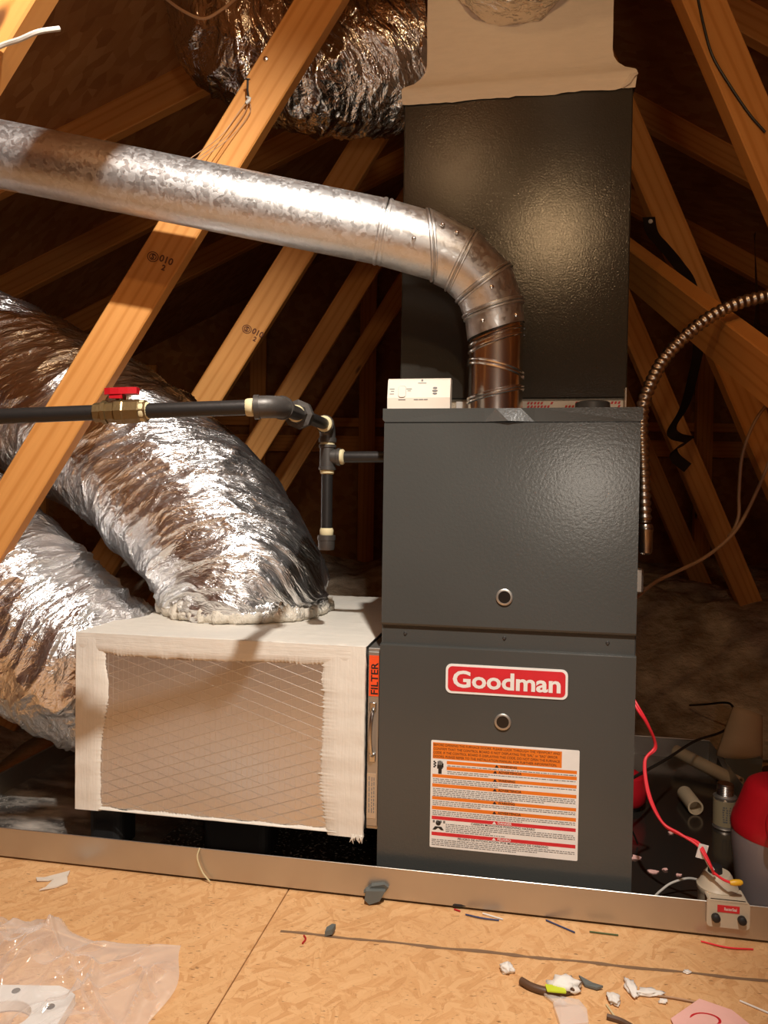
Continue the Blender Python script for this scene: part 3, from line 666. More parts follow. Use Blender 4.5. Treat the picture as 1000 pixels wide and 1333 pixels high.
wavy_band('u', bx1, lambda t: -.108 - .004 * math.sin(t * 14) + .016 * max(0, .22 - t) / .12, bw0 - .006, bw1, .011, 170, M_MASTICV, 'mastic_band', 5.0, -1)
wavy_band('w', bw1 + .001, lambda t: .405 - .003 * math.sin(t * 12), bx0, bx1, .006, 260, M_MASTIC, 'mastic_band', 9.0, -1)
wavy_band('w', bw0 - .001, lambda t: .1045, bx0 + .05, bx1 - .05, .003, 220, M_MASTIC, 'mastic_band', 13.0, 1)
tp = MB(FR); tp.sm = True
tp.grid(lambda a, b: (bx0 + (bx1 - bx0) * a, -.002 + (bd1 + .002) * b, bw1 - .0004 + .0012 * mnoise.noise((a * 30, b * 12, 3)) + (.0008 * mnoise.noise((a * 8, b * 80, 1)))), 70, 70)
tp.build('mastic_top_coat', M_MASTIC, box, auto=180)
MB(FR).box((bx0 - .002, .0, bw0), (bx0 + .003, bd1, bw1 - .001), .001).build('mastic_side_coat', M_MASTICV, box)
rg = MB(FR)
for k in range(9):
    u = bx1 - .022 + k * .0025 + random.uniform(-.001, .001); l = random.uniform(.006, .018)
    rg.tube([(u, -.002, bw0 - .001), (u + random.uniform(-.004, .004), -.004, bw0 - l * .5), (u + random.uniform(-.006, .006), -.002, bw0 - l)], [.0022, .0020, .0006], 5)
rg.build('mastic_drips', M_MASTICV, box)
for i, (u, v, a) in enumerate(((-.56, .06, .035), (-.30, .10, .07), (-.10, .30, .05), (-.50, .55, .05))):
    MB(FR).prism(rrect(u - a, v - .03, u + a, v + .05, .02), .008, bw0, lambda p, q, t: (p, q, t)).build('foam_support', M_RUBBER, None,
        label=('small', 'wide', 'hidden right', 'hidden rear')[i] + ' black foam block propping up the return box in the pan', category='support', group='foam blocks under the return box')

# ------------------------------------------------------------------ filter rack between box and furnace
fk = thing('filter_rack', 'narrow grey filter rack with orange sticker between box and furnace', 'filter rack', FR, (-.012, .3, .108))
MB(FR).box((-.0235, .010, .108), (-.0005, .67, .440), .0012).build('rack_body', M_ZINC, fk)
MB(FR).box((-.0225, .006, .115), (-.0015, .0105, .434), .001).build('filter_door', M_ZINC, fk)
st = MB(FR).box((-.0205, .0050, .3535), (-.0025, .0064, .4275)).build('filter_sticker', M_ORST, fk)
V, F = text('FILTER', .0185, bold=.0003); xs = [a for a, b in V]; k = .058 / (max(xs) - min(xs)); c0 = (max(xs) + min(xs)) / 2
MB(FR).add([(-.0095 - b * 1.0, .0046, .386 + (a - c0) * k) for a, b in V], F).build('sticker_lettering', M_BLACK, st)
pp = MB(FR).box((-.0215, .0050, .130), (-.0045, .0064, .212)).build('paper_label', M_PAPER, fk)
sp_ = MB(FR)
for cc in (-.0175, -.0125, -.0085):
    z = .140
    while z < .200: l = rs.uniform(.003, .009); sp_.quad((cc - .0008, .0047, z), (cc + .0008, .0047, z), (cc + .0008, .0047, z + l), (cc - .0008, .0047, z + l)); z += l + .002
sp_.build('label_print', M_GREYP, pp)
hd = MB(FR); hd.tube(catmull([(-.0115, .004, .331), (-.0115, -.008, .322), (-.0130, -.012, .300), (-.0130, -.012, .272), (-.0115, -.008, .252), (-.0115, .004, .244)], 6), .0032, 8)
hd.box((-.0185, .0035, .325), (-.0065, .0060, .342), .001); hd.box((-.0185, .0035, .233), (-.0065, .0060, .250), .001)
hd.build('pull_handle', M_CHROME, fk)

# ------------------------------------------------------------------ vent pipe
vp = thing('vent_pipe', 'galvanised round vent pipe with segmented elbow rising from the furnace', 'pipe', loc=(.207, 1.45, FT))
A_, B_ = Vector((-1.25, 1.37, 1.415)), Vector((-.010, 1.40, 1.194)); RV = .0575
MB().tube([A_ + (B_ - A_) * t / 20 for t in range(21)], RV, 48).build('pipe_section', M_GALV, vp)
def ring(c, ax, r, rt): 
    m = MB(); ax = Vector(ax).normalized(); m.lathe([(-rt * 1.2, r), (-rt, r + rt * .7), (0, r + rt), (rt, r + rt * .7), (rt * 1.2, r)], Vector(c), ax, 44); return m
d_ = (B_ - A_).normalized()
ring(B_ - d_ * .004, d_, RV - .001, .0032).build('seam_bead', M_GALV, vp); ring(B_ + d_ * .006, d_, RV - .001, .0028).build('seam_bead', M_GALV, vp)
# gores: each runs between two tilted cut planes
cl = [Vector((-.010, 1.40, 1.194)), Vector((.078, 1.402, 1.171)), Vector((.135, 1.408, 1.146)), Vector((.178, 1.422, 1.110)), Vector((.198, 1.438, 1.067)), Vector((.2045, 1.446, 1.028))]
def joint_frame(i):
    a = (cl[i] - cl[i - 1]).normalized() if i > 0 else (cl[1] - cl[0]).normalized(); b = (cl[i + 1] - cl[i]).normalized() if i < len(cl) - 1 else a
    return (a + b).normalized()
tiltax = {1: Vector((.985, .0, .10)), 2: Vector((.86, .0, -.42)), 3: Vector((.58, .05, -.80)), 4: Vector((.30, .05, -.95)), 5: Vector((.30, .02, -.95))}
def gore_ring(i, d, r, n=44):
    # the circle of a straight gore cut by the joint's plane
    nrm = (tiltax[i].normalized() if i in tiltax else d); up = Vector((0, 1, 0)); N = (up - d * up.dot(d)).normalized(); Bq = d.cross(N); out = []
    for k in range(n):
        a = 2 * PI * k / n; q = (N * math.cos(a) + Bq * math.sin(a)) * r; t = -q.dot(nrm) / d.dot(nrm); out.append(cl[i] + q + d * t)
    return out
for i in range(len(cl) - 1):
    d = (cl[i + 1] - cl[i]).normalized(); r = RV - .0005 * i - (.001 if i == 4 else 0); R1, R2 = gore_ring(i, d, r), gore_ring(i + 1, d, r); n = 44; m = MB(); m.sm = True
    m.add(R1 + R2, [(k, (k + 1) % n, n + (k + 1) % n, n + k) for k in range(n)]); g = m.build('elbow_gore', M_GALV if i < 2 else M_GALV, vp)
    if i + 1 < len(cl) - 1:
        for sft, rr in ((-.0035, .0030), (.0035, .0026)):
            ptsr = [p + d * sft for p in gore_ring(i + 1, d, r + .0006)]; m2 = MB(); m2.tube(ptsr + ptsr[:1], rr, 6, cap=False); m2.build('seam_bead', M_GALV, g)
for p in ((.045, 1.3450, 1.165), (.095, 1.3475, 1.190), (.120, 1.3500, 1.178), (.185, 1.3700, 1.090), (.232, 1.386, 1.045), (.172, 1.383, 1.033)):
    MB().lathe([(0, .004), (.003, .0036), (.004, .001)], p, (0, -1, .1), 8).build('sheet_metal_screw', M_CHROME, vp)
fc = MB(); FC = Vector((.2065, 1.45, 0))
fc.lathe([(FT + .001, .0505), (.93, .0505), (1.03, .0505), (1.045, .0500)], FC, (0, 0, 1), 44); fcp = fc.build('flue_connector', M_ALU, vp)
for z0, k, ph in ((1.018, .018, 2.3), (1.006, .018, 2.35), (.962, -.013, 2.2), (.955, -.013, 2.25), (.914, .012, 2.4), (.908, .013, 2.45)):
    pr = [(FC.x + .0515 * math.cos(a), FC.y + .0515 * math.sin(a), z0 + k * math.cos(a)) for a in [2 * PI * i / 40 for i in range(41)]]
    MB().tube(pr, .0028, 7, cap=False).build('twist_seam', M_ALU, fcp)
MB().add([], []) 
stk = MB(); dd = (B_ - A_).normalized(); base = A_ + (B_ - A_) * ((-.685 + 1.25) / 1.24)
for k in range(9):
    a = math.radians(175 - 10 * 5 + k * 10 + 55)
    for q in (0, .030):
        up = Vector((0, 0, 1)); N = (up - dd * up.dot(dd)).normalized(); Bq = dd.cross(N); stk.v.append(tuple(base + dd * (q + k * .002) + (N * math.cos(a) + Bq * math.sin(a)) * (RV + .0006)))
stk.f = [(2 * k, 2 * k + 1, 2 * k + 3, 2 * k + 2) for k in range(8)]; stk.build('pipe_sticker', M_PAPER, vp)

# ------------------------------------------------------------------ gas piping
gp = thing('gas_pipe', 'black iron gas pipe with red-handled valve and capped drip leg', 'pipe', loc=(-.11, 1.47, .60))
RG = .0107
gpt = [(-.95, 1.055, .797), (-.531, 1.06, .819), (-.395, 1.065, .827)]
MB().tube(gpt, RG, 20).build('pipe_run', M_BLACKPIPE, gp)
MB().tube([(-.33, 1.065, .830), (-.17, 1.07, .8385)], RG, 20).build('pipe_run', M_BLACKPIPE, gp)
gd = Vector((.145, .003, .0075)).normalized()
vb = MB(); v0 = Vector((-.402, 1.065, .8265)); vb.lathe([(0, .0135), (.010, .0135), (.011, .0165), (.017, .0165), (.018, .0145), (.028, .0150), (.030, .0172), (.040, .0175), (.042, .0165), (.062, .0165), (.064, .0150), (.072, .0150)], v0, gd, 8)
vbo = vb.build('valve_body', M_BRASS, gp, smooth=False)
MB().lathe([(0, .0145), (.006, .0148), (.011, .012), (.014, .0112)], v0 + gd * .062, gd, 18).build('thread_sealant', M_DOPE, gp)
MB().lathe([(0, .006), (.014, .006)], v0 + gd * .035 + Vector((0, 0, .012)), (0, 0, 1), 12).build('valve_stem', M_BRASS, vbo)
hn = MB(); hp = v0 + gd * .036 + Vector((0, 0, .0265))
hn.prism([(-.021, -.007), (-.012, -.0095), (.0, -.010), (.012, -.009), (.0235, -.007), (.0235, .007), (.012, .009), (0, .010), (-.012, .0095), (-.021, .007)], -.003, .006, lambda a, b, t: hp + Vector((a, b, t + a * .05)))
hn.prism([(-.014, -.008), (.004, -.009), (.004, .009), (-.014, .008)], -.009, -.002, lambda a, b, t: hp + Vector((a, b, t)))
hn.build('valve_lever', M_RED, gp)
def sealant(p, ax, r=.0122, l=.008): MB().lathe([(-l, RG + .0006), (-l * .6, r), (l * .5, r * 1.02), (l, RG + .0008)], p, ax, 16).build('thread_sealant', M_DOPE, gp)
e1 = Vector((-.1605, 1.072, .8395)); back = (Vector((-.112, 1.47, .851)) - Vector((-.150, 1.095, .841))).normalized()
sealant(Vector((-.188, 1.07, .8375)), gd, .0125, .006)
c1, c2 = Vector((-.178, 1.0695, .838)), Vector((-.1485, 1.105, .8415))
eb = MB(); eb.tube([c1 - gd * .004, c1 + gd * .003], .0172, 18); eb.tube(arc(c1, Vector((-.1500, 1.0705, .8395)), c2, 10), .0158, 18); eb.tube([c2 - back * .003, c2 + back * .005], .0172, 18); eb.build('elbow_fitting', M_IRON, gp)
MB().tube([c2, Vector((-.1125, 1.455, .8505))], RG, 18).build('nipple', M_BLACKPIPE, gp)
um = Vector((-.1385, 1.235, .8455))
un = MB(); un.lathe([(-.022, .0150), (-.010, .0160), (-.009, .0235), (.009, .0235), (.010, .0165), (.020, .0145)], um, back, 8); un.build('hex_union', M_IRON, gp, smooth=False)
sealant(um - back * .022, back, .0135, .006); sealant(Vector((-.1140, 1.435, .850)), back, .0150, .006)
e2a, e2b = Vector((-.1130, 1.448, .8503)), Vector((-.1100, 1.472, .822))
e2 = MB(); e2.tube([e2a - back * .006, e2a + back * .002], .0172, 16); e2.tube(arc(e2a, Vector((-.1105, 1.474, .8508)), e2b, 10), .0155, 16); e2.tube([e2b + Vector((0, 0, .004)), e2b - Vector((0, 0, .004))], .0172, 16); e2.build('elbow_fitting', M_IRON, gp)
sealant(Vector((-.1098, 1.471, .814)), Vector((0, 0, 1)), .0140, .005)
te = MB(); te.lathe([(-.024, .0168), (-.019, .0168), (-.018, .0150), (.018, .0150), (.019, .0168), (.024, .0168)], (-.1098, 1.471, .789), (0, 0, 1), 18)
te.lathe([(.008, .0150), (.019, .0150), (.020, .0168), (.026, .0168)], (-.1098, 1.471, .790), (1, -.18, 0), 18); te.build('tee_fitting', M_IRON, gp)
sealant(Vector((-.0815, 1.466, .790)), Vector((1, -.18, 0)), .0145, .005)
MB().tube([(-.09, 1.4675, .790), (.030, 1.446, .791)], RG, 18).build('nipple', M_BLACKPIPE, gp)
sealant(Vector((-.1098, 1.471, .762)), Vector((0, 0, 1)), .0135, .005)
MB().tube([(-.1098, 1.471, .770), (-.1095, 1.471, .636)], RG, 18).build('drip_leg', M_BLACKPIPE, gp)
sealant(Vector((-.1095, 1.471, .646)), Vector((0, 0, 1)), .0130, .008)
MB().lathe([(0, .0145), (.004, .0160), (.018, .0160), (.019, .0172), (.028, .0172), (.029, .0120)], (-.1095, 1.471, .612), (0, 0, 1), 18).build('end_cap', M_IRON, gp)

# ------------------------------------------------------------------ carbon monoxide alarm on the furnace
co = thing('gas_alarm', 'white rectangular gas alarm lying on the furnace top edge', 'alarm', FR, (.062, .02, FT))
MB(FR).prism([(.004, FT + .0005), (.003, FT + .020), (.010, FT + .052), (.016, FT + .0555), (.036, FT + .0555), (.036, FT + .0005)], .006, .1185, lambda a, b, t: (t, a, b)).build('alarm_body', M_CREAM, co)
def ca(u, h, dv=.0005): # on the sloped alarm front
    v = .003 + max(0, h - .020) * .22; return (u, v - dv, FT + h)
def crect(m, u0, h0, u1, h1): m.quad(ca(u0, h0), ca(u1, h0), ca(u1, h1), ca(u0, h1))
bt = MB(FR); bt.prism(rrect(.026, .021, .039, .041, .004), 0, .0012, lambda a, b, t: (a, ca(a, b)[1] - t, FT + b)); bt.build('test_button', M_CREAM, co)
bo = MB(FR); o1 = rrect(.0255, .0205, .0395, .0415, .0045); o2 = rrect(.0262, .0212, .0388, .0408, .004)
bo.add([ca(a, b, .0007) for a, b in o1] + [ca(a, b, .0007) for a, b in o2], [(i, (i + 1) % len(o1), len(o1) + (i + 1) % len(o1), len(o1) + i) for i in range(len(o1))])
for h, w_ in ((.0375, .008), (.0325, .010), (.0275, .008)): bo.prism([(.0915 + w_ / 2 * math.cos(a * PI / 6), h + .0016 * math.sin(a * PI / 6)) for a in range(12)], .0002, .0006, lambda a, b, t: (a, ca(a, b)[1] - t, FT + b))
for u, h, w_ in ((.014, .036, .009), (.015, .032, .006), (.014, .027, .008), (.045, .036, .010), (.045, .0325, .006), (.0325, .0165, .013), (.058, .0165, .008), (.067, .0165, .008), (.0755, .0165, .007), (.068, .0465, .015)):
    crect(bo, u - w_ / 2, h - .0006, u + w_ / 2, h + .0006)
bo.prism([(.068 + .002 * math.cos(a), .0515 + .002 * math.sin(a)) for a in [k * PI / 3 for k in range(6)]], .0002, .0005, lambda a, b, t: (a, ca(a, b)[1] - t, FT + b))
bo.build('alarm_print', M_GREYP, co)

# ------------------------------------------------------------------ flexible metal conduit
cd = thing('metal_conduit', 'ribbed flexible metal conduit arching down the furnace right side', 'conduit', loc=(.495, 1.45, .55))
cp_ = catmull([(1.05, 1.5, 1.150), (.858, 1.5, 1.137), (.739, 1.5, 1.116), (.665, 1.5, 1.094), (.599, 1.495, 1.053), (.541, 1.49, .995), (.504, 1.47, .936), (.488, 1.46, .893), (.485, 1.455, .848), (.489, 1.452, .761), (.493, 1.45, .674)], 40)
Ls = [0]
for i in range(len(cp_) - 1): Ls.append(Ls[-1] + (cp_[i + 1] - cp_[i]).length)
nn = int(Ls[-1] / .0018); pts, rad = [], []
for i in range(nn):
    s_ = Ls[-1] * i / (nn - 1); j = max(k for k in range(len(Ls)) if Ls[k] <= s_ + 1e-9); j = min(j, len(cp_) - 2); f = (s_ - Ls[j]) / max(1e-9, Ls[j + 1] - Ls[j])
    pts.append(cp_[j].lerp(cp_[j + 1], f)); rad.append(.0118 + .0014 * math.sin(s_ / .0135 * 2 * PI) ** 1)
MB().tube(pts, rad, 16).build('ribbed_hose', M_CONDUIT, cd, auto=180)
MB().lathe([(0, .0125), (.006, .0150), (.012, .0150), (.014, .0135), (.046, .0128), (.054, .0115), (.058, .006)], (.494, 1.45, .671), (.03, 0, -1), 16).build('connector', M_CHROME, cd)
MB(FR).box((.4460, .19, .535), (.4800, .26, .585), .004).build('junction_box', M_ZINC, cd)

# ------------------------------------------------------------------ straps, cables
def ribbon(path, width, wd, name, mat, n=6, **kw):
    P = catmull(path, n); m = MB(); m.sm = True; V = []
    for i, p in enumerate(P):
        q = Vector(wd[0]).lerp(Vector(wd[1]), i / (len(P) - 1)).normalized() * width / 2; V += [p - q, p + q, p + q + Vector((0, .0012, 0)), p - q + Vector((0, .0012, 0))]
    F = [(4 * i + a, 4 * i + (a + 1) % 4, 4 * i + 4 + (a + 1) % 4, 4 * i + 4 + a) for i in range(len(P) - 1) for a in range(4)] + [(0, 1, 2, 3), tuple(4 * (len(P) - 1) + a for a in range(4))]
    m.add(V, F); return m.build(name, mat, auto=60, **kw)
s1 = ribbon([(.722, 2.146, 1.500), (.730, 2.140, 1.455), (.752, 2.12, 1.415), (.785, 2.10, 1.362), (.830, 2.11, 1.300), (.858, 2.12, 1.163), (.844, 2.12, 1.058), (.822, 2.12, .973), (.790, 2.12, .915), (.800, 2.115, .892), (.832, 2.10, .880), (.800, 2.12, .858), (.800, 2.12, .835), (.836, 2.12, .806)], .036, ((1, .1, .1), (.6, .3, .6)), 'hanger_strap', M_STRAP,
            label='black hanger strap nailed to a truss web with its curled tail hanging', category='strap', group='black hanger straps')
MB().lathe([(0, .0065), (.003, .005)], (.726, 2.143, 1.487), (0, -1, 0), 10).build('nail_head', M_WHITE, s1)
ribbon([(.962, 2.03, 1.42), (.950, 2.0, 1.357), (.935, 1.95, 1.207), (.927, 1.93, 1.144), (.948, 1.92, 1.082), (.985, 1.9, 1.02)], .034, ((.3, .9, .1), (.9, .2, .3)), 'hanger_strap', M_STRAP,
       label='black hanger strap at the right edge behind the conduit', category='strap', group='black hanger straps')
def cable(name, path, r, mat, label, seg=8, n=8, **kw): return MB().tube(catmull(path, n), r, seg).build(name, mat, label=label, category='cable', **kw)
cable('electrical_cable', [(.985, 1.9, 1.00), (.962, 1.9, .978), (.916, 1.9, .921), (.884, 1.9, .835), (.877, 1.9, .74), (.878, 1.9, .683), (.866, 1.9, .645), (.850, 1.89, .630)], .0042, M_TANCABLE, 'tan cable looping down at the right edge past the conduit')
cable('electrical_cable', [(1.00, 1.9, .93), (.965, 1.9, .855), (.911, 1.88, .741), (.858, 1.87, .646), (.78, 1.85, .583), (.687, 1.8, .548), (.625, 1.75, .531), (.535, 1.6, .518), (.475, 1.50, .505)], .0042, M_TANCABLE, 'tan cable running up right from the junction box by the furnace')
cable('thin_wire', [(.602, 1.547, 1.74), (.622, 1.546, 1.655), (.640, 1.546, 1.600), (.672, 1.546, 1.548), (.715, 1.546, 1.488), (.748, 1.546, 1.452)], .0026, M_BLKCABLE, 'black wire stapled along the right truss web')
cable('thin_wire', [(.500, 1.60, .50), (.497, 1.57, .44), (.488, 1.52, .38), (.482, 1.50, .30), (.480, 1.50, .20), (.49, 1.52, .10), (.53, 1.56, .012)], .0018, M_BLKCABLE, 'thin dark wire hanging beside the furnace right side into the pan')
cable('thin_wire', [(.50, 1.52, .16), (.56, 1.60, .150), (.66, 1.75, .125), (.783, 1.9, .118), (.894, 2.0, .112), (.948, 2.05, .130), (.958, 2.1, .160), (.935, 2.2, .13), (.93, 2.3, .10)], .0032, M_BLKCABLE, 'black wire curving over the rear rim of the pan')
cable('thin_wire', [(-.80, 1.5, 1.315), (-.768, 1.5, 1.309), (-.663, 1.5, 1.293), (-.559, 1.5, 1.265), (-.50, 1.51, 1.260), (-.46, 1.545, 1.262)], .0012, M_PALEWIRE, 'thin grey wire drooping below the left end of the vent pipe')
cable('thin_wire', [(-.49, .885, 1.200), (-.470, .893, 1.214), (-.448, .894, 1.228), (-.426, .893, 1.235), (-.406, .895, 1.245), (-.388, .91, 1.258)], .0030, M_PALEWIRE, 'grey flat wire across the web in the top left corner')
cable('thin_wire', [(-.50, 1.53, 1.72), (-.451, 1.5, 1.68), (-.406, 1.5, 1.648), (-.362, 1.5, 1.631), (-.325, 1.5, 1.650), (-.303, 1.51, 1.675), (-.29, 1.55, 1.71)], .0028, M_TANCABLE, 'tan wire sagging in front of the dark upper duct')
nl = thing('wire_hanger', 'bent nail on the bright web with thin wires down to the pipe', 'nail', loc=(-.279, 1.545, 1.50))
MB().tube([(-.281, 1.550, 1.498), (-.281, 1.53, 1.512), (-.280, 1.526, 1.530)], .0022, 6).build('nail_shank', M_IRON, nl)
MB().lathe([(0, .005), (.0015, .005)], (-.280, 1.526, 1.530), (0, -.2, 1), 8).build('nail_head', M_IRON, nl)
for q in (0, .012, .022): MB().tube(catmull([(-.281, 1.540, 1.500), (-.300 + q, 1.543, 1.475), (-.335 + q, 1.538, 1.425), (-.385 + q, 1.47, 1.345)], 6), .0009, 5).build('tie_wire', M_TANCABLE, nl)
kn = MB(); kn.tube(catmull([(-.284, 1.542, 1.505), (-.278, 1.538, 1.497), (-.285, 1.538, 1.490), (-.277, 1.540, 1.502)], 6), .0028, 6); kn.build('wire_knot', M_PALEWIRE, nl)
MB().lathe([(0, .0055), (.002, .0045), (.003, .002)], (-.249, 1.5495, 1.584), (0, -1, 0), 10).build('nail', M_CHROME, label='shiny nail head high on the bright truss web', category='nail')

# ------------------------------------------------------------------ things standing in the right end of the pan
PZ = .0082
bo_ = thing('sprayer_bottle', 'cloudy plastic bottle with red pour handle at the right edge', 'bottle', loc=(.695, 1.335, PZ))
BC = (.714, 1.335, PZ)
MB().lathe([(0, .070), (.004, .078), (.05, .083), (.10, .0885), (.130, .089), (.136, .088)], BC, (0, 0, 1), 40).build('bottle_body', M_CLOUD, bo_)
MB().lathe([(.130, .0895), (.137, .0905), (.150, .088), (.175, .078), (.200, .070), (.212, .064), (.217, .056), (.219, .03), (.219, .004)], BC, (0, 0, 1), 40).build('red_shoulder', M_RED, bo_)
MB().tube(catmull([(.665, 1.245, .160), (.640, 1.236, .180), (.642, 1.236, .205), (.672, 1.245, .216), (.70, 1.24, .190), (.705, 1.238, .155)], 8), .011, 12).build('pour_handle', M_RED, bo_)
MB().lathe([(.218, .026), (.262, .026), (.264, .02)], (.712, 1.335, PZ), (0, 0, 1), 20).build('black_cap', M_RUBBER, bo_)
def can(c, r, h, label, lr):
    t = thing('glue_can', label, 'can', loc=c, group='metal cans in the pan')
    MB().lathe([(0, r), (.002, r + .0012), (.004, r), (h, r), (h + .002, r + .001), (h + .003, r - .001), (h + .006, lr + .003)], c, (0, 0, 1), 28).build('can_body', M_ZINC, t)
    MB().lathe([(.008, r + .0004), (h - .004, r + .0004)], c, (0, 0, 1), 28).build('wrap_label', M_LABEL, t)
    pr = []
    for k in range(7): pr += [(h + .005 + k * .0035, lr), (h + .007 + k * .0035, lr + .0012)]
    MB().lathe(pr + [(h + .030, lr - .001), (h + .030, .001)], c, (0, 0, 1), 24).build('threaded_cap', M_CHROME, t)
    tx = MB(); 
    for k in range(7):
        for q in range(5):
            a = -2.2 + q * .28 + rs.uniform(0, .08); b = a + rs.uniform(.10, .2); z = c[2] + .018 + k * (h - .03) / 7
            tx.quad(*[(c[0] + (r + .0008) * math.cos(g), c[1] + (r + .0008) * math.sin(g), zz) for g, zz in ((a, z), (b, z), (b, z + .003), (a, z + .003))])
    tx.build('label_print', M_GREYP, t)
can((.750, 1.655, PZ), .0235, .066, 'small labelled glue can standing left of the red-topped bottle', .0165)
can((.890, 1.72, PZ), .036, .075, 'metal can with threaded cap behind the red-topped bottle', .026)
def pvc(p0, p1, r, label):
    p0, p1 = Vector(p0), Vector(p1); d = (p1 - p0).normalized(); L = (p1 - p0).length
    m = MB(); m.lathe([(0, r - .004), (0, r), (L, r), (L, r - .004), (L - .03, r - .004), (L - .031, .0005)], p0, d, 24); return m.build('pipe_offcut', M_PVC, label=label, category='pipe', group='plastic pipe offcuts in the pan', auto=30)
pvc((.720, 1.800, PZ + .0172), (.712, 1.716, PZ + .0172), .0170, 'short plastic pipe offcut with open end facing out, lying in the pan')
pvc((.785, 2.030, .050), (.882, 1.868, .0245), .0165, 'long tan plastic pipe offcut leaning across the rear of the pan')
cn = MB(); cn.sm = True
def conef(a, b):
    th = -2.95 + 2.3 * a; r = .062 - .022 * b; return (.925 + .02 * b + r * math.cos(th), 1.975 + r * math.sin(th) * .8, .062 + .115 * b - .012 * math.cos(th * 1.3) * b)
cn.grid(conef, 24, 8)
cno = cn.build('card_scrap', M_PAPER, label='curled tan card scrap standing in the far right corner of the pan', category='card', auto=60)
sm_ = cno.modifiers.new('thick', 'SOLIDIFY'); sm_.thickness = .0015
MB().prism([(.868, 1.93), (.955, 1.915), (.965, 1.985), (.880, 2.0)], PZ, .062, lambda a, b, t: (a + (t - PZ) * .1, b, t + (.008 if a > .9 and t > .03 else 0))).build('folded_card', M_GREYFOAM, label='dark folded block under the curled card scrap', category='card')
rc = thing('red_container', 'dark red rounded container half hidden behind the furnace', 'container', loc=(.560, 1.753, PZ))
MB().lathe([(.012, .036), (.022, .044), (.05, .046), (.075, .040), (.085, .024), (.088, .002)], (.566, 1.753, PZ), (0, 0, 1), 28).build('red_shell', M_RED, rc)
MB().lathe([(0, .030), (.014, .036)], (.566, 1.753, PZ), (0, 0, 1), 24).build('black_foot', M_RUBBER, rc)

# float switch clipped on the rim
fs = thing('float_switch', 'beige overflow float switch clipped on the front rim of the pan', 'switch', FR, (.585, -.03, .02))
fu = .590
MB(FR).prism(rrect(fu - .033, .022, fu + .033, .0665, .006), -.0375, -.0325, lambda a, b, t: (a, t, b)).build('mounting_plate', M_BEIGE, fs)
MB(FR).box((fu - .031, -.0375, .0612), (fu + .031, .006, .0665), .002).build('clip_top', M_BEIGE, fs)
MB(FR).lathe([(0, .030), (.030, .031), (.034, .033), (.040, .033), (.044, .029), (.058, .023), (.062, .020), (.062, .001)], (fu - .006, .012, .028), (0, 0, 1), 28).build('float_housing', M_BEIGE, fs)
MB(FR).lathe([(0, .012), (.012, .011), (.014, .001)], (fu - .010, .012, .089), (0, 0, 1), 16).build('sensor_plug', M_RUBBER, fs)
rl = MB(FR).box((fu - .017, -.0382, .0475), (fu + .017, -.0374, .0590)).build('brand_label', M_REDP, fs)
V, F = text('RectorSeal', .0072, bold=.0001); MB(FR).add([(fu + .003 + a * .62, -.0385, .0532 + b) for a, b in V], F).build('label_lettering', M_WHITE, rl)
for q in (-.0195, .0205): MB(FR).lathe([(0, .0068), (.007, .0066), (.009, .004), (.009, .001)], (fu + q, -.0375, .0385), (0, -1, 0), 12).build('thumb_screw', M_RUBBER, fs)
rw = thing('red_wire', 'bright red wire pair running down from the furnace to the float switch', 'cable', loc=(.50, 1.34, .10))
rp_ = [(.440, 1.40, .385), (.455, 1.36, .346), (.473, 1.355, .318), (.493, 1.37, .276), (.471, 1.36, .250), (.472, 1.34, .198), (.490, 1.32, .159), (.513, 1.30, .148), (.535, 1.28, .138), (.542, 1.265, .126), (.549, 1.255, .112), (.556, 1.262, .098)]
MB().tube(catmull(rp_, 10), .0024, 8).build('red_strand', M_REDWIRE, rw)
MB().tube(catmull([(a + .002, b + .001, c + .004 * math.sin(i * 1.7)) for i, (a, b, c) in enumerate(rp_)], 10), .0024, 8).build('red_strand', M_REDWIRE, rw)
MB().tube(catmull([(.553, 1.257, .103), (.565, 1.245, .097), (.578, 1.238, .0945)], 6), .0022, 8).build('red_strand', M_REDWIRE, rw)
MB().lathe([(0, .0035), (.006, .0052), (.016, .0050), (.020, .003)], (.573, 1.240, .0945), (1, -.1, .1), 10).build('wire_nut', M_YELNUT, rw)
MB().box((.533, 1.273, .118), (.549, 1.2745, .142), 0, Matrix.Rotation(.25, 3, 'Y')).build('paper_tag', M_WHITE, rw)
MB().tube(catmull([(.543, 1.270, .126), (.548, 1.262, .114), (.553, 1.257, .106)], 5), .0030, 8).build('white_sleeve', M_WHITE, rw)
cable('zip_tie', [(.490, 1.352, .010), (.502, 1.352, .022), (.522, 1.356, .034), (.552, 1.362, .040), (.575, 1.366, .036), (.592, 1.368, .032)], .0020, M_PALEWIRE, 'pale bent wire scrap lying in the pan behind the front rim')
for i, (x, y, s) in enumerate(((.523, 1.45, .010), (.549, 1.457, .006), (.567, 1.437, .005), (.513, 1.352, .006), (.536, 1.347, .006), (.508, 1.503, .011), (.62, 1.62, .006))):
    n = 7; r3 = random.Random(i); MB().prism([(x + s * r3.uniform(.5, 1.3) * math.cos(2 * PI * k / n), y + s * .8 * r3.uniform(.5, 1.3) * math.sin(2 * PI * k / n)) for k in range(n)], PZ, PZ + .002, lambda a, b, t: (a, b, t + .001 * math.sin(a * 900))).build('paper_scrap', M_PINK,
        label=('ragged pink scrap in the pan, left of a rounder one', 'small pink scrap in the pan, middle of the row of three', 'tiny pink scrap in the pan, nearest the red wire tag', 'pink crumb in the pan beside the left end of the pale wire', 'pink crumb in the pan under the arch of the pale wire', 'pink scrap in the pan touching the furnace edge', 'tiny pink crumb in the pan near the open pipe offcut')[i], category='scrap', group='paper scraps in the pan')

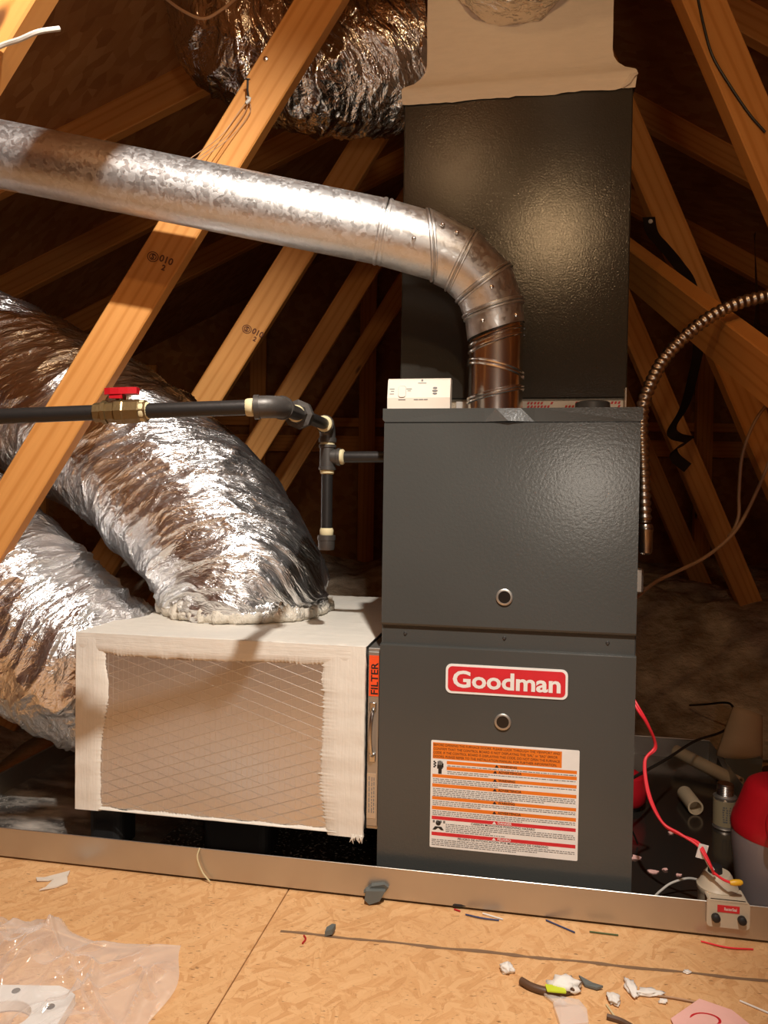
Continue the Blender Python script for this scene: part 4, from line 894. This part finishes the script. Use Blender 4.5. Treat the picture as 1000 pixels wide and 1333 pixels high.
# ------------------------------------------------------------------ litter on the boards
def chip(pts, h, mat, name, label, cat, curl=0.0, group=None):
    cx = sum(p[0] for p in pts) / len(pts); cy = sum(p[1] for p in pts) / len(pts)
    return MB().prism(pts, .0008, h, lambda a, b, t: (a, b, t + curl * ((a - cx) ** 2 + (b - cy) ** 2) * 40)).build(name, mat, label=label, category=cat, group=group)
chip([(-.632, 1.402), (-.618, 1.405), (-.600, 1.416), (-.580, 1.428), (-.577, 1.412), (-.594, 1.404), (-.607, 1.394), (-.626, 1.392)], .003, M_CREAM, 'mastic_chip', 'upper of two torn cream chips on the boards at left', 'chip', .05, 'torn cream chips')
chip([(-.598, 1.402), (-.578, 1.410), (-.568, 1.388), (-.582, 1.372), (-.606, 1.358), (-.600, 1.370)], .003, M_CREAM, 'mastic_chip', 'lower of two torn cream chips on the boards at left', 'chip', .05, 'torn cream chips')
f1 = MB(); f1.prism([(-.022, .004), (-.008, .018), (.014, .022), (.022, .016), (.016, .006), (-.006, .002)], .0, .012, lambda a, b, t: (-.004 + a, 1.342 + t - b * .3, .012 + b)); f1.prism([(-.020, -.014), (-.012, -.022), (.006, -.016), (.016, .002), (-.018, .002)], 0, .014, lambda a, b, t: (-.004 + a, 1.328 + t, .024 + b)); f1.build('foam_scrap', M_GREYFOAM, label='grey foam scrap leaning on the pan rim below the box corner', category='foam')
MB().prism([(-.008, -.006), (.004, -.008), (.009, .004), (.003, .010), (-.006, .006)], .0008, .009, lambda a, b, t: (-.078 + a, 1.238 + b, t + a * .4 + .003)).build('foam_scrap', M_GREYFOAM, label='small dark foam crumb on the bare boards at centre', category='foam')
MB().tube(catmull([(.128, 1.325, .006), (.158, 1.322, .008), (.178, 1.320, .012), (.196, 1.318, .016)], 6), [.001] + [.004] * 17 + [.002], 7).build('black_scrap', M_RUBBER, label='black rubber sliver against the pan rim under the furnace', category='scrap')
for i, (pts, mat, lab_) in enumerate([
    ([(.150, 1.302, .002), (.175, 1.290, .003), (.205, 1.285, .002)], plain('blue_wire', (.03, .05, .14), .5), 'blue wire clipping below the furnace'),
    ([(.180, 1.306, .002), (.212, 1.288, .002)], M_WHITE, 'white wire clipping below the furnace'),
    ([(.132, 1.318, .002), (.142, 1.312, .002)], M_RED, 'tiny red wire clipping below the furnace'),
    ([(.285, 1.288, .002), (.325, 1.252, .002)], bpy.data.materials['blue_wire'], 'blue wire clipping right of centre on the boards'),
    ([(.350, 1.255, .002), (.395, 1.246, .002)], plain('green_wire', (.07, .10, .03), .5), 'dull green wire clipping on the boards'),
    ([(.525, 1.232, .002), (.56, 1.214, .003), (.600, 1.212, .002)], M_REDWIRE, 'thin red wire clipping by the float switch'),
    ([(.520, 1.085, .002), (.565, 1.045, .002)], M_WHITE, 'white wire clipping at the lower right edge'),
    ([(.400, 1.093, .003), (.425, 1.088, .003), (.455, 1.079, .003)], M_TANCABLE, 'tan wire clipping beside the pink paper'),
    ([(.325, 1.072, .002), (.330, 1.045, .002)], M_DOPE, 'short straw-coloured clipping on the lower boards'),
    ([(.318, 1.045, .004), (.335, 1.036, .004), (.35, 1.02, .004)], M_BRN, 'dark cable end at the bottom edge'),
    ([(-.120, 1.272, .002), (-.116, 1.262, .002), (-.120, 1.250, .002)], M_RED, 'thin red scratch-like thread on the boards at centre'),
    ([(-.336, 1.472, .060), (-.330, 1.345, .050), (-.318, 1.345, .030), (-.300, 1.345, .006)], M_DOPE, 'straw-coloured thread hanging over the pan rim')]):
    if i == 10: pts = [(.0 + a, b - .04, c) for a, b, c in pts]
    if i == 11: pts = [(-.332, 1.408, .061), (-.335, 1.402, .045), (-.325, 1.400, .020), (-.310, 1.396, .004)]
    MB().tube(catmull(pts, 5), .0014 if i not in (9,) else .004, 6).build('wire_clipping', mat, label=lab_, category='clipping', group='wire clippings on the boards')
def fluff(c, s, label, seed, flat=.5):
    m = MB(); m.sm = True; bm = bmesh.new(); bmesh.ops.create_icosphere(bm, subdivisions=3, radius=1)
    for v in bm.verts:
        k = 1 + .55 * mnoise.fractal(v.co * 1.8 + Vector((seed, 0, 0)), 1, 2, 3); v.co = Vector((v.co.x * k * s[0], v.co.y * k * s[1], max(-.9, v.co.z) * k * s[2])); v.co += Vector((c[0], c[1], s[2] * .75 + .001))
    m.bm(bm); m.build('fibre_tuft', M_FLUFF, label=label, category='tuft', auto=180, group='white fibre tufts')
fluff((.196, 1.146), (.010, .009, .007), 'small white fibre tuft left of the yellow tag', 1)
fluff((.272, 1.104), (.022, .014, .010), 'white fibre clump touching the yellow tagged cable', 4)
fluff((.372, 1.108), (.008, .020, .005), 'white stringy tuft between cable and pink paper', 9); fluff((.393, 1.097), (.020, .007, .004), 'flat white wisp next to the stringy tuft', 13)
fluff((.338, 1.080), (.009, .012, .005), 'white tuft above the straw-coloured clipping', 17); fluff((.408, 1.080), (.006, .004, .003), 'tiny white crumb left of the pink paper', 19)
fluff((.470, 1.150), (.006, .004, .002), 'tiny white crumb above the pink paper', 23)
yc = thing('tagged_cable', 'cut brown cable with yellow tag on the lower boards', 'cable', loc=(.24, 1.09, .001))
MB().tube(catmull([(.212, 1.117, .006), (.226, 1.103, .006), (.245, 1.094, .006), (.265, 1.093, .006), (.284, 1.098, .007)], 8), .0055, 10).build('cable_end', M_BRN, yc)
MB().prism(rrect(.243, 1.082, .271, 1.097, .002, 2), .0125, .0145, lambda a, b, t: (a, b, t - (a - .243) * .08)).build('yellow_tag', M_YEL, yc)
MB().prism([(.240, 1.088), (.262, 1.080), (.268, 1.066), (.252, 1.068)], .004, .007, lambda a, b, t: (a, b, t)).build('clear_sleeve', M_FILM, yc)
MB().prism([(.248, 1.066), (.262, 1.072), (.285, 1.068), (.290, 1.045), (.286, 1.020), (.248, 1.020)], .002, .010, lambda a, b, t: (a, b, t + .004 * math.sin(a * 200))).build('plastic_wad', M_FILM, label='clear crumpled plastic wad below the yellow tag', category='plastic')
chip([(.300, 1.128), (.318, 1.118), (.330, 1.106), (.320, 1.104), (.305, 1.112)], .004, M_GREYFOAM, 'debris_flake', 'dark ragged flake on the boards right of the white clump', 'flake', .3)
pk = chip([(.405, 1.042), (.462, 1.085), (.498, 1.062), (.52, 1.0), (.40, .985)], .0022, M_PINK, 'pink_paper', 'pink paper sheet at the bottom edge with red pen loop', 'paper', .02)
m = MB(); n = 26; V = []
for k in range(n):
    a = 2 * PI * k / n
    for r in (.014, .0115): V.append((.452 + r * 1.5 * math.cos(a), 1.040 + r * math.sin(a), .0052))
m.add(V, [(2 * k, 2 * k + 1, (2 * k + 3) % (2 * n), (2 * k + 2) % (2 * n)) for k in range(n)]).build('pen_loop', M_REDP, pk)

# plastic bag over white moulded foam, lower left
fm = thing('moulded_foam', 'white moulded foam piece with round hole under the plastic bag', 'foam', loc=(-.50, 1.03, 0))
O = rrect(-.640, .86, -.425, 1.075, .03); m = MB(); nO = 40
out = [(-.535 + .115 * max(-1, min(1, 1.25 * math.cos(a))), 1.00 + .075 * max(-1, min(1, 1.25 * math.sin(a)))) for a in [2 * PI * k / nO for k in range(nO)]]; inn = [(-.500 + .036 * math.cos(a), 1.012 + .030 * math.sin(a)) for a in [2 * PI * k / nO for k in range(nO)]]
V = [(a, b, z) for z in (.002, .016) for a, b in out] + [(a, b, z) for z in (.002, .016) for a, b in inn]
F = []
for k in range(nO):
    j = (k + 1) % nO; F += [(k, j, nO + j, nO + k), (2 * nO + k, 3 * nO + k, 3 * nO + j, 2 * nO + j), (nO + k, nO + j, 3 * nO + j, 3 * nO + k), (k, 2 * nO + k, 2 * nO + j, j)]
m.add(V, F).build('foam_plate', M_WHITE, fm)
for x, y in ((-.506, 1.062), (-.444, 1.030)): MB().lathe([(0, .006), (.001, .0055)], (x, y, .016), (0, 0, 1), 12).build('dark_dimple', M_RUBBER, fm)
bg = MB(); bg.sm = True
FOLDS = [(-0.49, 1.142, -0.549, 1.103), (-0.49, 1.142, -0.526, 1.09), (-0.488, 1.138, -0.524, 1.052), (-0.49, 1.142, -0.539, 1.2), (-0.538, 1.202, -0.504, 1.158), (-0.459, 1.115, -0.43, 1.068), (-0.404, 1.055, -0.354, 1.002), (-0.487, 1.14, -0.462, 1.109), (-0.516, 1.149, -0.539, 1.13), (-0.349, 1.108, -0.319, 1.067), (-0.565, 1.221, -0.564, 1.144), (-0.419, 1.041, -0.392, 1.017)]
def fold(x, y):
    h = 0
    for x0, y0, x1, y1 in FOLDS:
        dx, dy = x1 - x0, y1 - y0; t = max(0, min(1, ((x - x0) * dx + (y - y0) * dy) / (dx * dx + dy * dy)))
        d = math.hypot(x - x0 - t * dx, y - y0 - t * dy); h = max(h, .011 * max(0, 1 - d / .010))
    return h
def bagf(a, b):
    x = -.86 + .56 * a; yb = .84; yt = 1.30 - .115 * a ** .8 + .012 * math.sin(a * 14); y = yb + (yt - yb) * b
    x += .010 * math.sin(b * 11) * a
    e = min(1, 6 * min(1 - a, 1 - b)); e = e * (2 - e)
    n1 = 1 - abs(2 * mnoise.noise((x * 6 + y * 5, y * 3 - x * 9, 1.0))); n2 = 1 - abs(2 * mnoise.noise((x * 16 - y * 7, y * 9, 5.0)))
    peak = math.exp(-(((x + .505) / .10) ** 2 + ((y - 1.16) / .07) ** 2)) * .028
    return (x, y, .0035 + e * (.014 + .020 * max(-.1, n1) ** 4 + .009 * max(0, n2) ** 3 + peak + fold(x, y)))
bg.grid(bagf, 200, 170)
bg.build('plastic_bag', M_FILM, auto=180, label='crumpled clear plastic bag spread on the boards at lower left', category='plastic bag')
